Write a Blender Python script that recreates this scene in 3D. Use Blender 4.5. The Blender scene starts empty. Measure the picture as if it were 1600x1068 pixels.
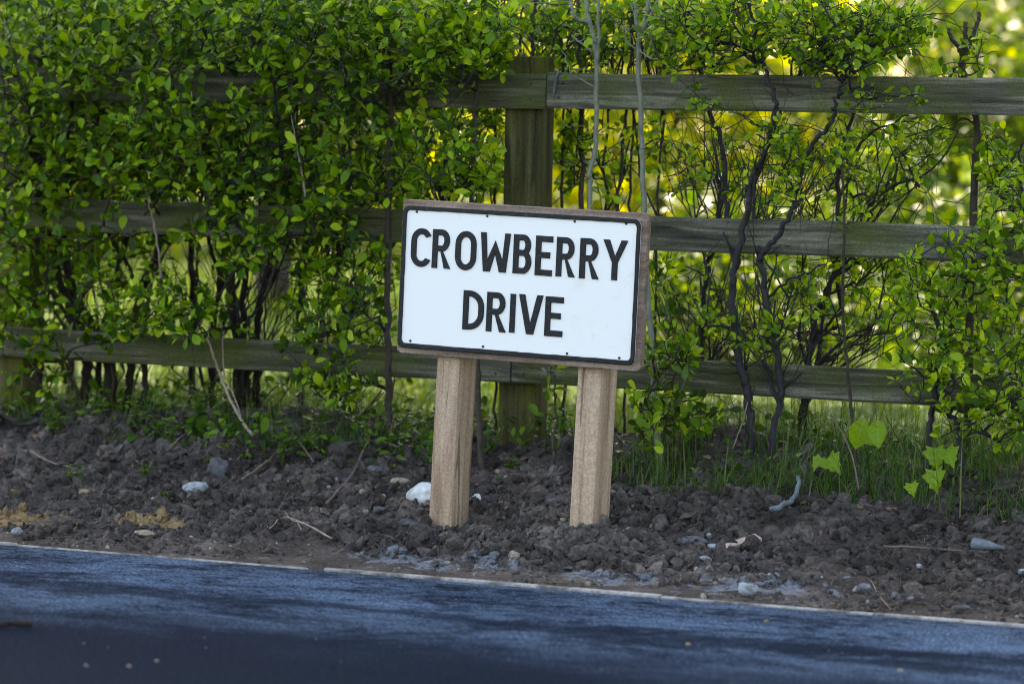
import bpy, math, random
import numpy as np
from mathutils import Matrix, Vector
from mathutils.geometry import tessellate_polygon

random.seed(11)
rng = np.random.default_rng(11)
scene = bpy.context.scene
COL = scene.collection

# ------------------------------------------------------------------ camera
FPX = 6255.0                                   # focal length in pixels of a 1600 px wide frame
YAW, PITCH, ROLL = math.radians(28), math.atan(289 / FPX), 0.024
CAM = np.array([4.88, -9.18, 1.02])
_h = np.array([-math.sin(YAW), math.cos(YAW), 0.0])
_z = np.array([0, 0, 1.0])
FWD = math.cos(PITCH) * _h - math.sin(PITCH) * _z
_r = np.array([math.cos(YAW), math.sin(YAW), 0.0])
_u = np.cross(_r, FWD)
RGT = math.cos(ROLL) * _r + math.sin(ROLL) * _u
UPV = -math.sin(ROLL) * _r + math.cos(ROLL) * _u
cam_data = bpy.data.cameras.new('camera')
cam = bpy.data.objects.new('camera', cam_data)
COL.objects.link(cam)
M = Matrix.Identity(4)
for i in range(3):
    M[i][0], M[i][1], M[i][2], M[i][3] = RGT[i], UPV[i], -FWD[i], CAM[i]
cam.matrix_world = M
cam_data.sensor_fit = 'HORIZONTAL'
cam_data.sensor_width = 36.0
cam_data.lens = FPX / 1600 * 36
cam_data.clip_start, cam_data.clip_end = 0.1, 2000
cam_data.dof.use_dof = True
cam_data.dof.focus_distance = 10.40
cam_data.dof.aperture_fstop = 3.8
scene.camera = cam

# ------------------------------------------------------------------ light
SUN_EL = math.radians(44)
SUN_H = np.array([-0.72, 0.694, 0.0]); SUN_H /= np.linalg.norm(SUN_H)
SUN_DIR = SUN_H * math.cos(SUN_EL) + _z * math.sin(SUN_EL)      # towards the sun
world = bpy.data.worlds.new('World')
scene.world = world
world.use_nodes = True
wn = world.node_tree.nodes
sky = wn.new('ShaderNodeTexSky')
sky.sky_type = 'NISHITA'
sky.sun_disc = False
sky.sun_elevation = SUN_EL
sky.sun_rotation = math.atan2(SUN_H[0], SUN_H[1])
sky.air_density, sky.dust_density, sky.ozone_density = 1.0, 2.0, 1.0
bg = wn['Background']
bg.inputs['Strength'].default_value = 0.15
world.node_tree.links.new(sky.outputs[0], bg.inputs['Color'])
sun_data = bpy.data.lights.new('sun', 'SUN')
sun_data.energy = 5.0
sun_data.angle = math.radians(0.5)
sun_data.color = (1.0, 0.93, 0.80)
sun = bpy.data.objects.new('sun', sun_data)
COL.objects.link(sun)
sun.rotation_euler = Vector(SUN_DIR).to_track_quat('Z', 'Y').to_euler()
vs = scene.view_settings
vs.view_transform, vs.look, vs.gamma, vs.use_curve_mapping = 'Standard', 'None', 1.0, False
vs.exposure = 2.38
vs.use_white_balance, vs.white_balance_temperature, vs.white_balance_tint = True, 8100, 12
scene.cycles.use_denoising = True
scene.cycles.max_bounces = 4
scene.cycles.pixel_filter_type = 'BLACKMAN_HARRIS'
scene.cycles.filter_width = 1.0
scene.cycles.use_adaptive_sampling = True
scene.cycles.adaptive_threshold = .015
scene.cycles.diffuse_bounces = 3
scene.cycles.glossy_bounces = 2
scene.cycles.transmission_bounces = 4
scene.cycles.sample_clamp_indirect = 6.0


# ------------------------------------------------------------------ picking points in the place
def P(px, py, Y=None, Z=None):
    d = FWD * FPX + RGT * (px - 800) - UPV * (py - 534)
    t = (Y - CAM[1]) / d[1] if Y is not None else (Z - CAM[2]) / d[2]
    return CAM + t * d


def _hash(ix, iy, iz):
    h = (ix * 374761393 + iy * 668265263 + iz * 2147483647 * 3 + 1013904223) & 0xffffffff
    h = ((h ^ (h >> 13)) * 1274126177) & 0xffffffff
    return ((h ^ (h >> 16)) & 0xffff) / 65535.0


def vnoise(p):
    """value noise of points (n,3), range -1..1"""
    p = np.asarray(p, float)
    i = np.floor(p).astype(np.int64)
    f = p - i
    f = f * f * (3 - 2 * f)
    out = 0
    for dx in (0, 1):
        for dy in (0, 1):
            for dz in (0, 1):
                w = (f[:, 0] if dx else 1 - f[:, 0]) * (f[:, 1] if dy else 1 - f[:, 1]) * (f[:, 2] if dz else 1 - f[:, 2])
                out = out + w * _hash(i[:, 0] + dx, i[:, 1] + dy, i[:, 2] + dz)
    return out * 2 - 1


MOUNDS = [(-0.15, -0.22, .18, .10, .020), (0.22, -0.27, .26, .11, .035), (0.47, .28, .16, .14, .05), (0.02, .25, .3, .14, .03),
          (-1.72, .62, .16, .16, .035), (-1.25, .55, .3, .16, .005), (0.95, .42, .5, .10, .03), (1.5, .4, .2, .12, .03),
          (0.42, -.2, .2, .1, .025), (-.55, -.1, .2, .12, .015), (-1.3, .1, .35, .15, .015), (.3, .9, .3, .2, .06), (-1.4, .95, .3, .2, .035)]


def ground(X, Y):
    X = np.atleast_1d(np.asarray(X, float)); Y = np.atleast_1d(np.asarray(Y, float))
    z = np.interp(Y, [-0.76, -0.70, -0.35, 0.0, 0.4, 0.8, 1.2, 1.6, 2.2], [-0.012, -.004, 0.014, 0.034, 0.100, 0.20, 0.225, 0.16, 0.10])
    for mx, my, sx, sy, a in MOUNDS:
        z = z + a * np.exp(-((X - mx) / sx) ** 2 - ((Y - my) / sy) ** 2)
    q = np.stack([X, Y, 0 * X], 1)
    rough = np.clip((Y + .70) / .45, 0.15, 1) * np.clip((1.9 - Y) / .5, 0, 1)
    z = z + rough * (.018 * vnoise(q * 5) + .012 * vnoise(q * 12 + 7))
    return z


def ground_fine(X, Y):
    z = ground(X, Y)
    q = np.stack([X, Y, 0 * X], 1)
    rough = np.clip((Y + .66) / .4, 0.16, 1) * np.clip((1.9 - Y) / .5, 0, 1)
    n1 = np.abs(vnoise(q * 26 + 3)); n2 = vnoise(q * 55 + 11); n3 = vnoise(q * 120)
    return z + rough * (.020 * (n1 - .3) + .009 * n2 + .006 * n3 + .004 * vnoise(q * 230 + 5))


def G(px, py):
    """the point of the verge seen at a pixel"""
    z = .05
    for _ in range(12):
        p = P(px, py, Z=z)
        z = .5 * z + .5 * float(ground(p[0], p[1])[0])
    return np.array([p[0], p[1], float(ground(p[0], p[1])[0])])


# ------------------------------------------------------------------ materials
class NT:
    def __init__(self, name):
        self.m = bpy.data.materials.new(name)
        self.m.use_nodes = True
        self.t = self.m.node_tree
        self.t.nodes.clear()
        self.out = self.n('ShaderNodeOutputMaterial')

    def n(self, typ, **kw):
        nd = self.t.nodes.new(typ)
        for k, v in kw.items():
            if k.startswith('_'):
                setattr(nd, k[1:], v)
        for k, v in kw.items():
            if not k.startswith('_'):
                self.s(nd, k, v)
        return nd

    def s(self, nd, key, v):
        sock = nd.inputs[int(key[1:])] if key[0] == 'i' and key[1:].isdigit() else nd.inputs[key.replace('__', ' ')]
        if isinstance(v, bpy.types.NodeSocket):
            self.t.links.new(v, sock)
        else:
            sock.default_value = v

    def math(self, op, a, b=0.0, clamp=False):
        nd = self.n('ShaderNodeMath', _operation=op, _use_clamp=clamp, i0=a, i1=b)
        return nd.outputs[0]

    def vmath(self, op, a, b):
        return self.n('ShaderNodeVectorMath', _operation=op, i0=a, i1=b).outputs[0]

    def coords(self, scale=(1, 1, 1), kind='Object', rand=False):
        v = self.n('ShaderNodeTexCoord').outputs[kind]
        if rand:
            r = self.n('ShaderNodeObjectInfo').outputs['Random']
            v = self.vmath('ADD', v, self.n('ShaderNodeCombineXYZ', X=self.math('MULTIPLY', r, 37.0), Y=self.math('MULTIPLY', r, 11.0), Z=self.math('MULTIPLY', r, 23.0)).outputs[0])
        return self.n('ShaderNodeMapping', Vector=v, Scale=scale).outputs[0]

    def noise(self, vec, scale=5, detail=4, rough=.55, dist=0.0):
        return self.n('ShaderNodeTexNoise', Vector=vec, Scale=scale, Detail=detail, Roughness=rough, Distortion=dist).outputs['Fac']

    def ramp(self, fac, stops, interp='LINEAR'):
        nd = self.n('ShaderNodeValToRGB', Fac=fac)
        cr = nd.color_ramp
        cr.interpolation = interp
        while len(cr.elements) < len(stops):
            cr.elements.new(.5)
        for e, (p, c) in zip(cr.elements, stops):
            e.position = p
            e.color = (*c, 1) if len(c) == 3 else c
        return nd.outputs['Color']

    def fac(self, v, lo, hi):
        return self.n('ShaderNodeMapRange', _interpolation_type='SMOOTHSTEP', Value=v, From__Min=lo, From__Max=hi).outputs[0]

    def mix(self, f, a, b, blend='MIX'):
        nd = self.n('ShaderNodeMix', _data_type='RGBA', _blend_type=blend)
        self.s(nd, 'i0', f); self.s(nd, 'i6', a if isinstance(a, bpy.types.NodeSocket) else (*a, 1)); self.s(nd, 'i7', b if isinstance(b, bpy.types.NodeSocket) else (*b, 1))
        return nd.outputs[2]

    def bump(self, h, strength=.5, dist=.01, normal=None):
        nd = self.n('ShaderNodeBump', Strength=strength, Distance=dist, Height=h)
        if normal is not None:
            self.s(nd, 'Normal', normal)
        return nd.outputs[0]

    def principled(self, color, rough=.7, normal=None, spec=.5, **kw):
        nd = self.n('ShaderNodeBsdfPrincipled', Roughness=rough)
        self.s(nd, 'Base Color', color if isinstance(color, bpy.types.NodeSocket) else (*color, 1))
        self.s(nd, 'Specular IOR Level', spec)
        if normal is not None:
            self.s(nd, 'Normal', normal)
        for k, v in kw.items():
            self.s(nd, k, v)
        return nd.outputs[0]

    def done(self, shader):
        self.t.links.new(shader, self.out.inputs['Surface'])
        return self.m


def wood(name, along, dark, mid, light, stain, stain_amount, grain=1.0, bump=.5):
    t = NT(name)
    sc = [28.0, 28.0, 28.0]; sc['xyz'.index(along)] = 1.6
    v = t.coords(tuple(sc), rand=True)
    g = t.noise(v, 1.6 * grain, 6, .62, .7)
    g2 = t.noise(v, 5.0 * grain, 3, .6)
    base = t.ramp(g, [(.28, dark), (.5, mid), (.72, light)])
    base = t.mix(t.math('MULTIPLY', t.fac(g2, .52, .75), .55), base, dark)
    pv = t.coords((3, 3, 3), rand=True)
    blot = t.noise(pv, 1.3, 5, .6)
    base = t.mix(t.math('MULTIPLY', t.fac(blot, .42, .66), stain_amount), base, stain)
    fine = t.noise(t.coords((60, 60, 60), rand=True), 3, 3, .6)
    base = t.mix(.35, base, t.ramp(fine, [(.3, (.1, .1, .1)), (.7, (.9, .9, .9))]), 'OVERLAY')
    crack = t.fac(t.noise(v, 2.4 * grain, 2, .5, 1.2), .66, .70)
    base = t.mix(t.math('MULTIPLY', crack, .6), base, tuple(k * .4 for k in dark))
    hgt = t.math('ADD', t.math('MULTIPLY', g, .7), t.math('MULTIPLY', g2, .5))
    return t.done(t.principled(base, .85, t.bump(hgt, bump, .004), .25))


MAT_RAIL = wood('weathered_rail_wood', 'x', (.015, .0135, .010), (.080, .077, .053), (.24, .235, .18), (.062, .080, .012), .75, 1.0, 1.0)
MAT_FPOST = wood('algae_covered_post_wood', 'z', (.014, .013, .007), (.058, .054, .018), (.12, .112, .05), (.080, .082, .005), .95, .8, .9)
MAT_POST = wood('sawn_pine_post_wood', 'z', (.16, .090, .052), (.40, .275, .19), (.54, .41, .30), (.28, .20, .14), .4, .55, .5)
MAT_BOARD = wood('pinkish_backing_board_wood', 'x', (.075, .045, .034), (.20, .135, .105), (.36, .27, .22), (.13, .11, .075), .5, .9, .7)


def m_enamel_white():
    t = NT('white_sign_paint')
    v = t.coords((1, 1, 1))
    s = t.fac(t.noise(v, 9, 6, .65, .5), .56, .74)
    x = t.n('ShaderNodeSeparateXYZ', Vector=v).outputs
    corner = t.fac(t.math('SUBTRACT', x[0], t.math('MULTIPLY', x[2], .9)), .12, .48)
    fl = t.fac(t.noise(v, 38, 4, .7), .55, .72)
    c = t.mix(t.math('MULTIPLY', s, t.math('ADD', t.math('MULTIPLY', corner, .5), .12)), (.82, .82, .81), (.50, .46, .38))
    c = t.mix(t.math('MULTIPLY', fl, t.math('MULTIPLY', corner, .35)), c, (.46, .40, .30))
    return t.done(t.principled(c, .38, t.bump(t.noise(v, 45, 3), .10, .002), .4))


def m_black_paint():
    t = NT('black_sign_paint')
    v = t.coords((1, 1, 1))
    n = t.noise(v, 90, 4, .7)
    c = t.mix(t.fac(t.noise(v, 70, 5, .75), .60, .72), (.007, .009, .013), (.07, .09, .12))
    return t.done(t.principled(c, .34, t.bump(n, .7, .003), .28))


def m_simple(name, color, rough=.7, var=.25, scale=30, bump=.3, spec=.3, metallic=0.0, bdist=.004):
    t = NT(name)
    v = t.coords((1, 1, 1), rand=True)
    n = t.noise(v, scale, 5, .6)
    c = t.ramp(n, [(.3, tuple(k * (1 - var) for k in color)), (.7, tuple(min(1, k * (1 + var)) for k in color))])
    return t.done(t.principled(c, rough, t.bump(n, bump, bdist), spec, Metallic=metallic))


def m_leaf(name, cols, trans=.35, tint=(1.25, 1.25, .45), rough=.42, spec=.45, veins=False):
    t = NT(name)
    r1 = t.n('ShaderNodeNewGeometry').outputs['Random Per Island']
    r2 = t.n('ShaderNodeObjectInfo').outputs['Random']
    r = t.math('FRACT', t.math('ADD', r1, r2))
    k = len(cols) - 1
    c = t.ramp(r, [(i / k, c) for i, c in enumerate(cols)])
    if veins:
        o = t.n('ShaderNodeSeparateXYZ', Vector=t.coords()).outputs
        ay = t.math('ABSOLUTE', o[1])
        lat = t.math('FRACT', t.math('MULTIPLY', t.math('SUBTRACT', o[0], t.math('MULTIPLY', ay, .8)), 6.0))
        v1 = t.fac(lat, .16, .02); v2 = t.fac(ay, .03, .008)
        c = t.mix(t.math('MULTIPLY', t.math('MAXIMUM', v1, v2), .5), c, (.28, .36, .07))
        c = t.mix(t.math('MULTIPLY', t.fac(t.noise(t.coords(), 5, 4, .6), .5, .7), .5), c, (.06, .13, .01))
    d = t.principled(c, rough, None, spec)
    tc = t.mix(1.0, c, tint, 'MULTIPLY')
    tr = t.n('ShaderNodeBsdfTranslucent', Color=tc).outputs[0]
    mx = t.n('ShaderNodeMixShader', Fac=trans, i1=d, i2=tr).outputs[0]
    return t.done(mx)


MAT_WHITE, MAT_BLACK = m_enamel_white(), m_black_paint()
MAT_RUST = m_simple('rusty_nail_steel', (.05, .03, .02), .7, .5, 200, .3)
LEAF_HEDGE = m_leaf('hedge_leaf', [(.014, .042, .003), (.030, .080, .004), (.060, .140, .006), (.105, .215, .008), (.18, .31, .011), (.33, .44, .018)], .36, rough=.38, spec=.18)  # tones lowered and spread wide: deep hedge shade put into the leaf colour
LEAF_FRESH = m_leaf('fresh_blackthorn_leaf', [(.030, .080, .004), (.090, .190, .007), (.19, .33, .012), (.36, .46, .022)], .42, spec=.2)
LEAF_WEED = m_leaf('weed_leaf', [(.016, .050, .004), (.042, .105, .008), (.10, .19, .011)], .3, spec=.2)
LEAF_SYC = m_leaf('sycamore_leaf', [(.14, .26, .010), (.18, .31, .012), (.23, .34, .014)], .45, spec=.2, veins=True)
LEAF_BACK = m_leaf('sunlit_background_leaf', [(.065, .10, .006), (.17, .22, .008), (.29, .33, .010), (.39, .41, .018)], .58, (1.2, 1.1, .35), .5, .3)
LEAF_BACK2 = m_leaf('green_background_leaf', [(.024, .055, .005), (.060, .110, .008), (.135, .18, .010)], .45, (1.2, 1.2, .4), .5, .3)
LEAF_DEAD = m_leaf('dead_leaf', [(.07, .035, .018), (.13, .07, .035), (.18, .12, .06)], .1)
GRASS_NEAR = m_leaf('verge_grass_blade', [(.016, .060, .007), (.035, .10, .010), (.06, .14, .014), (.15, .15, .055)], .3, (1.2, 1.2, .5), .5, .3)
GRASS_FAR = m_leaf('meadow_grass_blade', [(.036, .080, .007), (.062, .110, .009), (.105, .135, .012)], .4, (1.2, 1.2, .4), .55, .25)
STRAW = m_leaf('dry_straw', [(.06, .04, .028), (.12, .085, .05), (.20, .15, .09), (.30, .24, .15)], .1, (1, 1, 1), .7, .2)
BARK_DARK = m_simple('dark_blackthorn_bark', (.020, .018, .020), .75, .5, 60, .6, .35)
BARK_BROWN = m_simple('brown_hedge_bark', (.045, .034, .026), .85, .4, 60, .6)
BARK_GREY = m_simple('smooth_grey_green_bark', (.145, .155, .115), .7, .3, 40, .3)
BARK_OLD = m_simple('old_hedge_trunk_bark', (.022, .018, .014), .9, .5, 40, .9, .2)
DEADWOOD = m_simple('pale_dead_wood', (.24, .185, .145), .85, .35, 50, .5)
STICK = m_simple('brown_stick_bark', (.13, .095, .08), .85, .35, 60, .5)


def m_soil():
    t = NT('bare_earth')
    v = t.coords((1, 1, 1), 'Object')
    n = t.noise(v, 4.5, 7, .68)
    f = t.noise(v, 90, 4, .65)
    c = t.ramp(n, [(.25, (.021, .0180, .0165)), (.5, (.068, .058, .053)), (.78, (.19, .165, .150))])
    isl = t.n('ShaderNodeNewGeometry').outputs['Random Per Island']
    c = t.mix(.55, c, t.ramp(isl, [(0, (.12, .12, .12)), (.5, (.48, .46, .44)), (.9, (.70, .68, .67)), (1, (.86, .83, .80))]), 'OVERLAY')
    c = t.mix(.6, c, t.ramp(f, [(.3, (.12, .12, .12)), (.7, (.85, .85, .85))]), 'OVERLAY')
    x = t.n('ShaderNodeSeparateXYZ', Vector=v).outputs
    # dried cement spilled along the edging and orange sand left on the soil
    def spot(cx, cy, rx, ry):
        a = t.math('POWER', t.math('DIVIDE', t.math('SUBTRACT', x[0], cx), rx), 2.0)
        b = t.math('POWER', t.math('DIVIDE', t.math('SUBTRACT', x[1], cy), ry), 2.0)
        return t.math('SUBTRACT', 1.0, t.math('SQRT', t.math('ADD', a, b)), True)
    w = t.noise(v, 13, 5, .7, .4)
    cem = t.math('MAXIMUM', spot(.95, -.50, .55, .22), t.math('MAXIMUM', spot(.02, -.50, .36, .20), spot(.55, -.52, .3, .16)))
    cf = t.fac(t.math('ADD', t.math('MULTIPLY', cem, .42), t.math('MULTIPLY', t.math('SUBTRACT', w, .5), 1.5)), .22, .36)
    c = t.mix(t.math('MULTIPLY', cf, .6), c, t.ramp(f, [(.3, (.10, .125, .155)), (.7, (.30, .345, .40))]))
    san = t.math('MAXIMUM', spot(-1.50, -.30, .42, .28), spot(-.98, -.20, .16, .18))
    sf = t.fac(t.math('ADD', t.math('MULTIPLY', san, .6), t.math('SUBTRACT', w, .5)), .20, .32)
    c = t.mix(t.math('MULTIPLY', sf, .75), c, t.ramp(f, [(.3, (.17, .105, .045)), (.7, (.36, .24, .11))]))
    return t.done(t.principled(c, .95, t.bump(t.noise(v, 160, 4, .7), .9, .006), .15))


def m_asphalt():
    t = NT('blue_black_asphalt')
    v = t.coords((1, 1, 1), 'Object')
    x = t.n('ShaderNodeSeparateXYZ', Vector=v).outputs
    st = t.coords((1.3, 1.9, 1), 'Object')
    big = t.noise(st, 1.7, 6, .68, .5)
    fine = t.noise(t.coords((13, 15, 1), 'Object'), 1.5, 6, .75, .3)
    grit = t.noise(t.coords((1, .55, 1), 'Object'), 150, 4, .8)
    edge = t.math('ADD', x[1], t.math('MULTIPLY', t.math('SUBTRACT', t.noise(t.coords((.9, 2.5, 1)), 1.3, 6, .7), .5), .9))
    band = t.fac(edge, -2.30, -1.35)                                  # dusty strip beside the edging
    tyre = t.fac(t.math('ABSOLUTE', t.math('ADD', edge, 1.47)), .13, .03)
    dust = t.math('ADD', t.math('MULTIPLY', big, .95), t.math('MULTIPLY', fine, .75))
    df = t.math('MULTIPLY', t.fac(dust, .66, 1.06), band)
    df = t.math('MULTIPLY', df, t.math('SUBTRACT', 1.0, t.math('MULTIPLY', tyre, .75)))
    base = t.ramp(grit, [(.36, (.0022, .005, .0098)), (.52, (.0052, .0110, .0235)), (.70, (.024, .043, .080))])
    c = t.mix(t.math('MULTIPLY', df, .92), base, t.ramp(grit, [(.38, (.014, .031, .056)), (.5, (.066, .122, .205)), (.64, (.27, .38, .53))]))
    near = t.fac(edge, -1.10, -.78)
    c = t.mix(t.math('MULTIPLY', near, t.math('MULTIPLY', t.fac(fine, .48, .62), .5)), c, (.10, .09, .088))
    spk = t.fac(t.noise(v, 420, 1, .5), .80, .86)
    c = t.mix(t.math('MULTIPLY', spk, .5), c, (.22, .25, .3))
    return t.done(t.principled(c, .82, t.bump(t.noise(v, 200, 3, .7), 1.0, .006), .012))


def m_field():
    t = NT('meadow_turf')
    v = t.coords((1, 1, 1), 'Object')
    n = t.noise(v, .5, 6, .6)
    f = t.noise(v, 14, 4, .7)
    c = t.ramp(n, [(.3, (.022, .055, .007)), (.55, (.045, .085, .009)), (.75, (.085, .11, .012))])
    c = t.mix(.4, c, t.ramp(f, [(.3, (.2, .2, .2)), (.7, (.75, .75, .75))]), 'OVERLAY')
    return t.done(t.principled(c, .9, t.bump(f, .6, .03), .15))


MAT_SOIL, MAT_ASPHALT, MAT_FIELD = m_soil(), m_asphalt(), m_field()
def m_dirty(name, color, dirt=(.055, .045, .04), amount=.7, scale=14, rough=.9, spec=.2):
    t = NT(name)
    v = t.coords((1, 1, 1), rand=True)
    f = t.noise(v, scale * 9, 4, .7)
    c = t.ramp(f, [(.3, tuple(k * .62 for k in color)), (.7, tuple(min(1, k * 1.3) for k in color))])
    d = t.fac(t.noise(v, scale, 6, .7, .6), .44, .62)
    c = t.mix(t.math('MULTIPLY', d, amount), c, dirt)
    return t.done(t.principled(c, rough, t.bump(f, .8, .004), spec))


MAT_KERB = m_dirty('pale_concrete_edging', (.33, .32, .30), (.06, .05, .045), .8, 9)
MAT_CREAM = m_dirty('cream_limestone', (.36, .30, .23), (.10, .08, .065), .6, 50)
MAT_WHITESTONE = m_dirty('whitish_cement_lump', (.34, .37, .41), (.09, .08, .075), .7, 45)
MAT_GREYSTONE = m_dirty('blue_grey_stone', (.115, .125, .14), (.05, .042, .038), .8, 35)
MAT_CLOD = m_simple('dark_earth_clod', (.082, .069, .063), .95, .6, 60, 1.0, .12, 0.0, .010)
MAT_GRIT = m_leaf('mixed_grit', [(.06, .055, .052), (.10, .09, .085), (.15, .14, .13), (.19, .155, .12), (.34, .31, .27)], 0.0, (1, 1, 1), .9, .2)
MAT_TAN = m_simple('tan_sandstone', (.24, .17, .10), .9, .3, 30, .4)
MAT_PLASTIC = m_simple('white_plastic_sheet', (.50, .53, .53), .45, .2, 60, .2, .5)
MAT_BLUEPIPE = m_dirty('blue_grey_plastic', (.13, .165, .20), (.06, .05, .045), .75, 30, .6, .4)
MAT_OFFCUT = m_simple('pale_split_wood', (.46, .33, .27), .8, .2, 40, .4)


# ------------------------------------------------------------------ mesh helpers
def mesh_np(name, V, Fa, smooth=True):
    V = np.ascontiguousarray(V, np.float32); Fa = np.ascontiguousarray(Fa, np.int32)
    me = bpy.data.meshes.new(name)
    n, k = Fa.shape
    me.vertices.add(len(V)); me.vertices.foreach_set('co', V.ravel())
    me.loops.add(n * k); me.loops.foreach_set('vertex_index', Fa.ravel())
    me.polygons.add(n); me.polygons.foreach_set('loop_start', np.arange(0, n * k, k, dtype=np.int32))
    me.polygons.foreach_set('use_smooth', np.full(n, smooth))
    me.update(calc_edges=True)
    return me


def link(name, me, mat=None, parent=None, loc=(0, 0, 0)):
    o = bpy.data.objects.new(name, me)
    COL.objects.link(o)
    if me is not None and mat is not None and not me.materials:
        me.materials.append(mat)
    o.location = loc
    if parent is not None:
        o.parent = parent
    return o


def tag(o, label=None, cat=None, group=None, kind=None):
    if label: o['label'] = label
    if cat: o['category'] = cat
    if group: o['group'] = group
    if kind: o['kind'] = kind
    return o


def empty(name, loc, label, cat, group=None):
    o = link(name, None, loc=tuple(loc))
    o.empty_display_size = .1
    return tag(o, label, cat, group)


def box_mesh(name, x0, x1, y0, y1, z0, z1, bev=.003, seg=2, jitter=0.0):
    import bmesh
    bm = bmesh.new()
    bmesh.ops.create_cube(bm, size=1)
    for v in bm.verts:
        v.co = Vector(((x0 if v.co.x < 0 else x1), (y0 if v.co.y < 0 else y1), (z0 if v.co.z < 0 else z1)))
        if jitter:
            v.co += Vector([random.uniform(-jitter, jitter) for _ in range(3)])
    if bev:
        bmesh.ops.bevel(bm, geom=bm.edges[:], offset=bev, segments=seg, affect='EDGES', profile=.6)
    me = bpy.data.meshes.new(name)
    bm.to_mesh(me); bm.free()
    return me


class Soup:
    """collects triangles / quads as quads of one mesh"""
    def __init__(self):
        self.V, self.F, self.n = [], [], 0

    def add(self, V, F):
        V = np.asarray(V, float); F = np.asarray(F, int)
        if F.shape[1] == 4:
            F = np.concatenate([F[:, [0, 1, 2]], F[:, [0, 2, 3]]])
        self.V.append(V); self.F.append(F + self.n); self.n += len(V)

    def mesh(self, name, origin=(0, 0, 0), smooth=True):
        return mesh_np(name, np.concatenate(self.V) - np.asarray(origin), np.concatenate(self.F), smooth)


def tube(path, radii, sides=6, knob=0.0):
    path = np.asarray(path, float); n = len(path)
    radii = np.broadcast_to(np.asarray(radii, float), (n,)) if np.ndim(radii) else np.full(n, radii)
    T = np.gradient(path, axis=0); T /= np.linalg.norm(T, axis=1)[:, None] + 1e-9
    ref = np.array([0.3, 1.0, 0.1]); ref /= np.linalg.norm(ref)
    A = np.cross(T, ref); bad = np.linalg.norm(A, axis=1) < .15
    A[bad] = np.cross(T[bad], np.array([1, 0, .2])); A /= np.linalg.norm(A, axis=1)[:, None]
    B = np.cross(T, A)
    ang = np.arange(sides) / sides * 2 * math.pi
    rr = radii[:, None] * (1 + knob * rng.uniform(-1, 1, (n, sides)))
    V = path[:, None] + rr[..., None] * (np.cos(ang)[None, :, None] * A[:, None] + np.sin(ang)[None, :, None] * B[:, None])
    V = np.concatenate([V.reshape(-1, 3), path[:1], path[-1:]])
    F = []
    for i in range(n - 1):
        for j in range(sides):
            a, b = i * sides + j, i * sides + (j + 1) % sides
            F += [(a, b, b + sides), (a, b + sides, a + sides)]
    e0, e1 = n * sides, n * sides + 1
    for j in range(sides):
        F += [(e0, (j + 1) % sides, j), (e1, (n - 1) * sides + j, (n - 1) * sides + (j + 1) % sides)]
    return V, np.array(F)


def smooth_path(pts, k=6, jit=0.0):
    """Catmull-Rom through points, with a little wander"""
    p = np.asarray(pts, float)
    if len(p) == 2:
        p = np.array([p[0], p[0] * .66 + p[1] * .34, p[0] * .33 + p[1] * .67, p[1]])
    q = np.concatenate([[2 * p[0] - p[1]], p, [2 * p[-1] - p[-2]]])
    out = []
    for i in range(1, len(q) - 2):
        for t in np.arange(k) / k:
            out.append(.5 * ((2 * q[i]) + (-q[i - 1] + q[i + 1]) * t + (2 * q[i - 1] - 5 * q[i] + 4 * q[i + 1] - q[i + 2]) * t * t + (-q[i - 1] + 3 * q[i] - 3 * q[i + 1] + q[i + 2]) * t ** 3))
    out.append(p[-1])
    out = np.array(out)
    if jit:
        w = rng.normal(0, jit, out.shape); w[0] = w[-1] = 0
        out = out + w
    return out


def ico(sub=1):
    import bmesh
    bm = bmesh.new()
    bmesh.ops.create_icosphere(bm, subdivisions=sub, radius=1)
    V = np.array([v.co[:] for v in bm.verts]); F = np.array([[v.index for v in f.verts] for f in bm.faces])
    bm.free()
    return V, F


ICO1, ICO2, ICO3 = ico(1), ico(2), ico(3)


def lump(tpl, size, seed, rough=.35, facet=.0):
    V, Fc = tpl
    s = seed * 7.31
    r = 1 + rough * vnoise(V * 1.3 + s) + rough * .6 * vnoise(V * 2.9 + s * 2) + rough * .3 * vnoise(V * 6.1 + s)
    W = V * r[:, None]
    if facet:                                     # broken faces
        for k in range(6):
            d = np.random.default_rng(seed * 10 + k).normal(size=3); d /= np.linalg.norm(d)
            lim = .62 + .2 * ((seed * 13 + k * 7) % 10) / 10
            q = W @ d
            W = W - np.clip(q - lim, 0, None)[:, None] * d * facet
    return W * np.asarray(size), Fc


# leaf blades: length along +X, width along Y, upper side +Z
def leaf_template(w=.26, curl=.12, fold=.10, tip=.0, obovate=.1):
    xs = np.array([0, .22, .5, .78, 1.0])
    ws = np.array([0, .68 - obovate, 1.0, .78 + obovate, 0]) * w
    zs = -curl * xs ** 2
    V = []
    for x, z in zip(xs, zs): V.append((x, 0, z))
    for i in (1, 2, 3): V.append((xs[i] + .02, ws[i], zs[i] + fold * ws[i] / w * .8))
    for i in (1, 2, 3): V.append((xs[i] + .02, -ws[i], zs[i] + fold * ws[i] / w * .8))
    F = [(0, 1, 5), (1, 2, 6), (1, 6, 5), (2, 3, 7), (2, 7, 6), (3, 4, 7), (0, 8, 1), (1, 9, 2), (1, 8, 9), (2, 10, 3), (2, 9, 10), (3, 10, 4)]
    return np.array(V), np.array(F)


LEAF_A = leaf_template(.27, .14, .10)
LEAF_B = leaf_template(.31, .25, .06, 0, .05)
LEAF_LONG = leaf_template(.17, .3, .06, 0, -.05)


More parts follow.
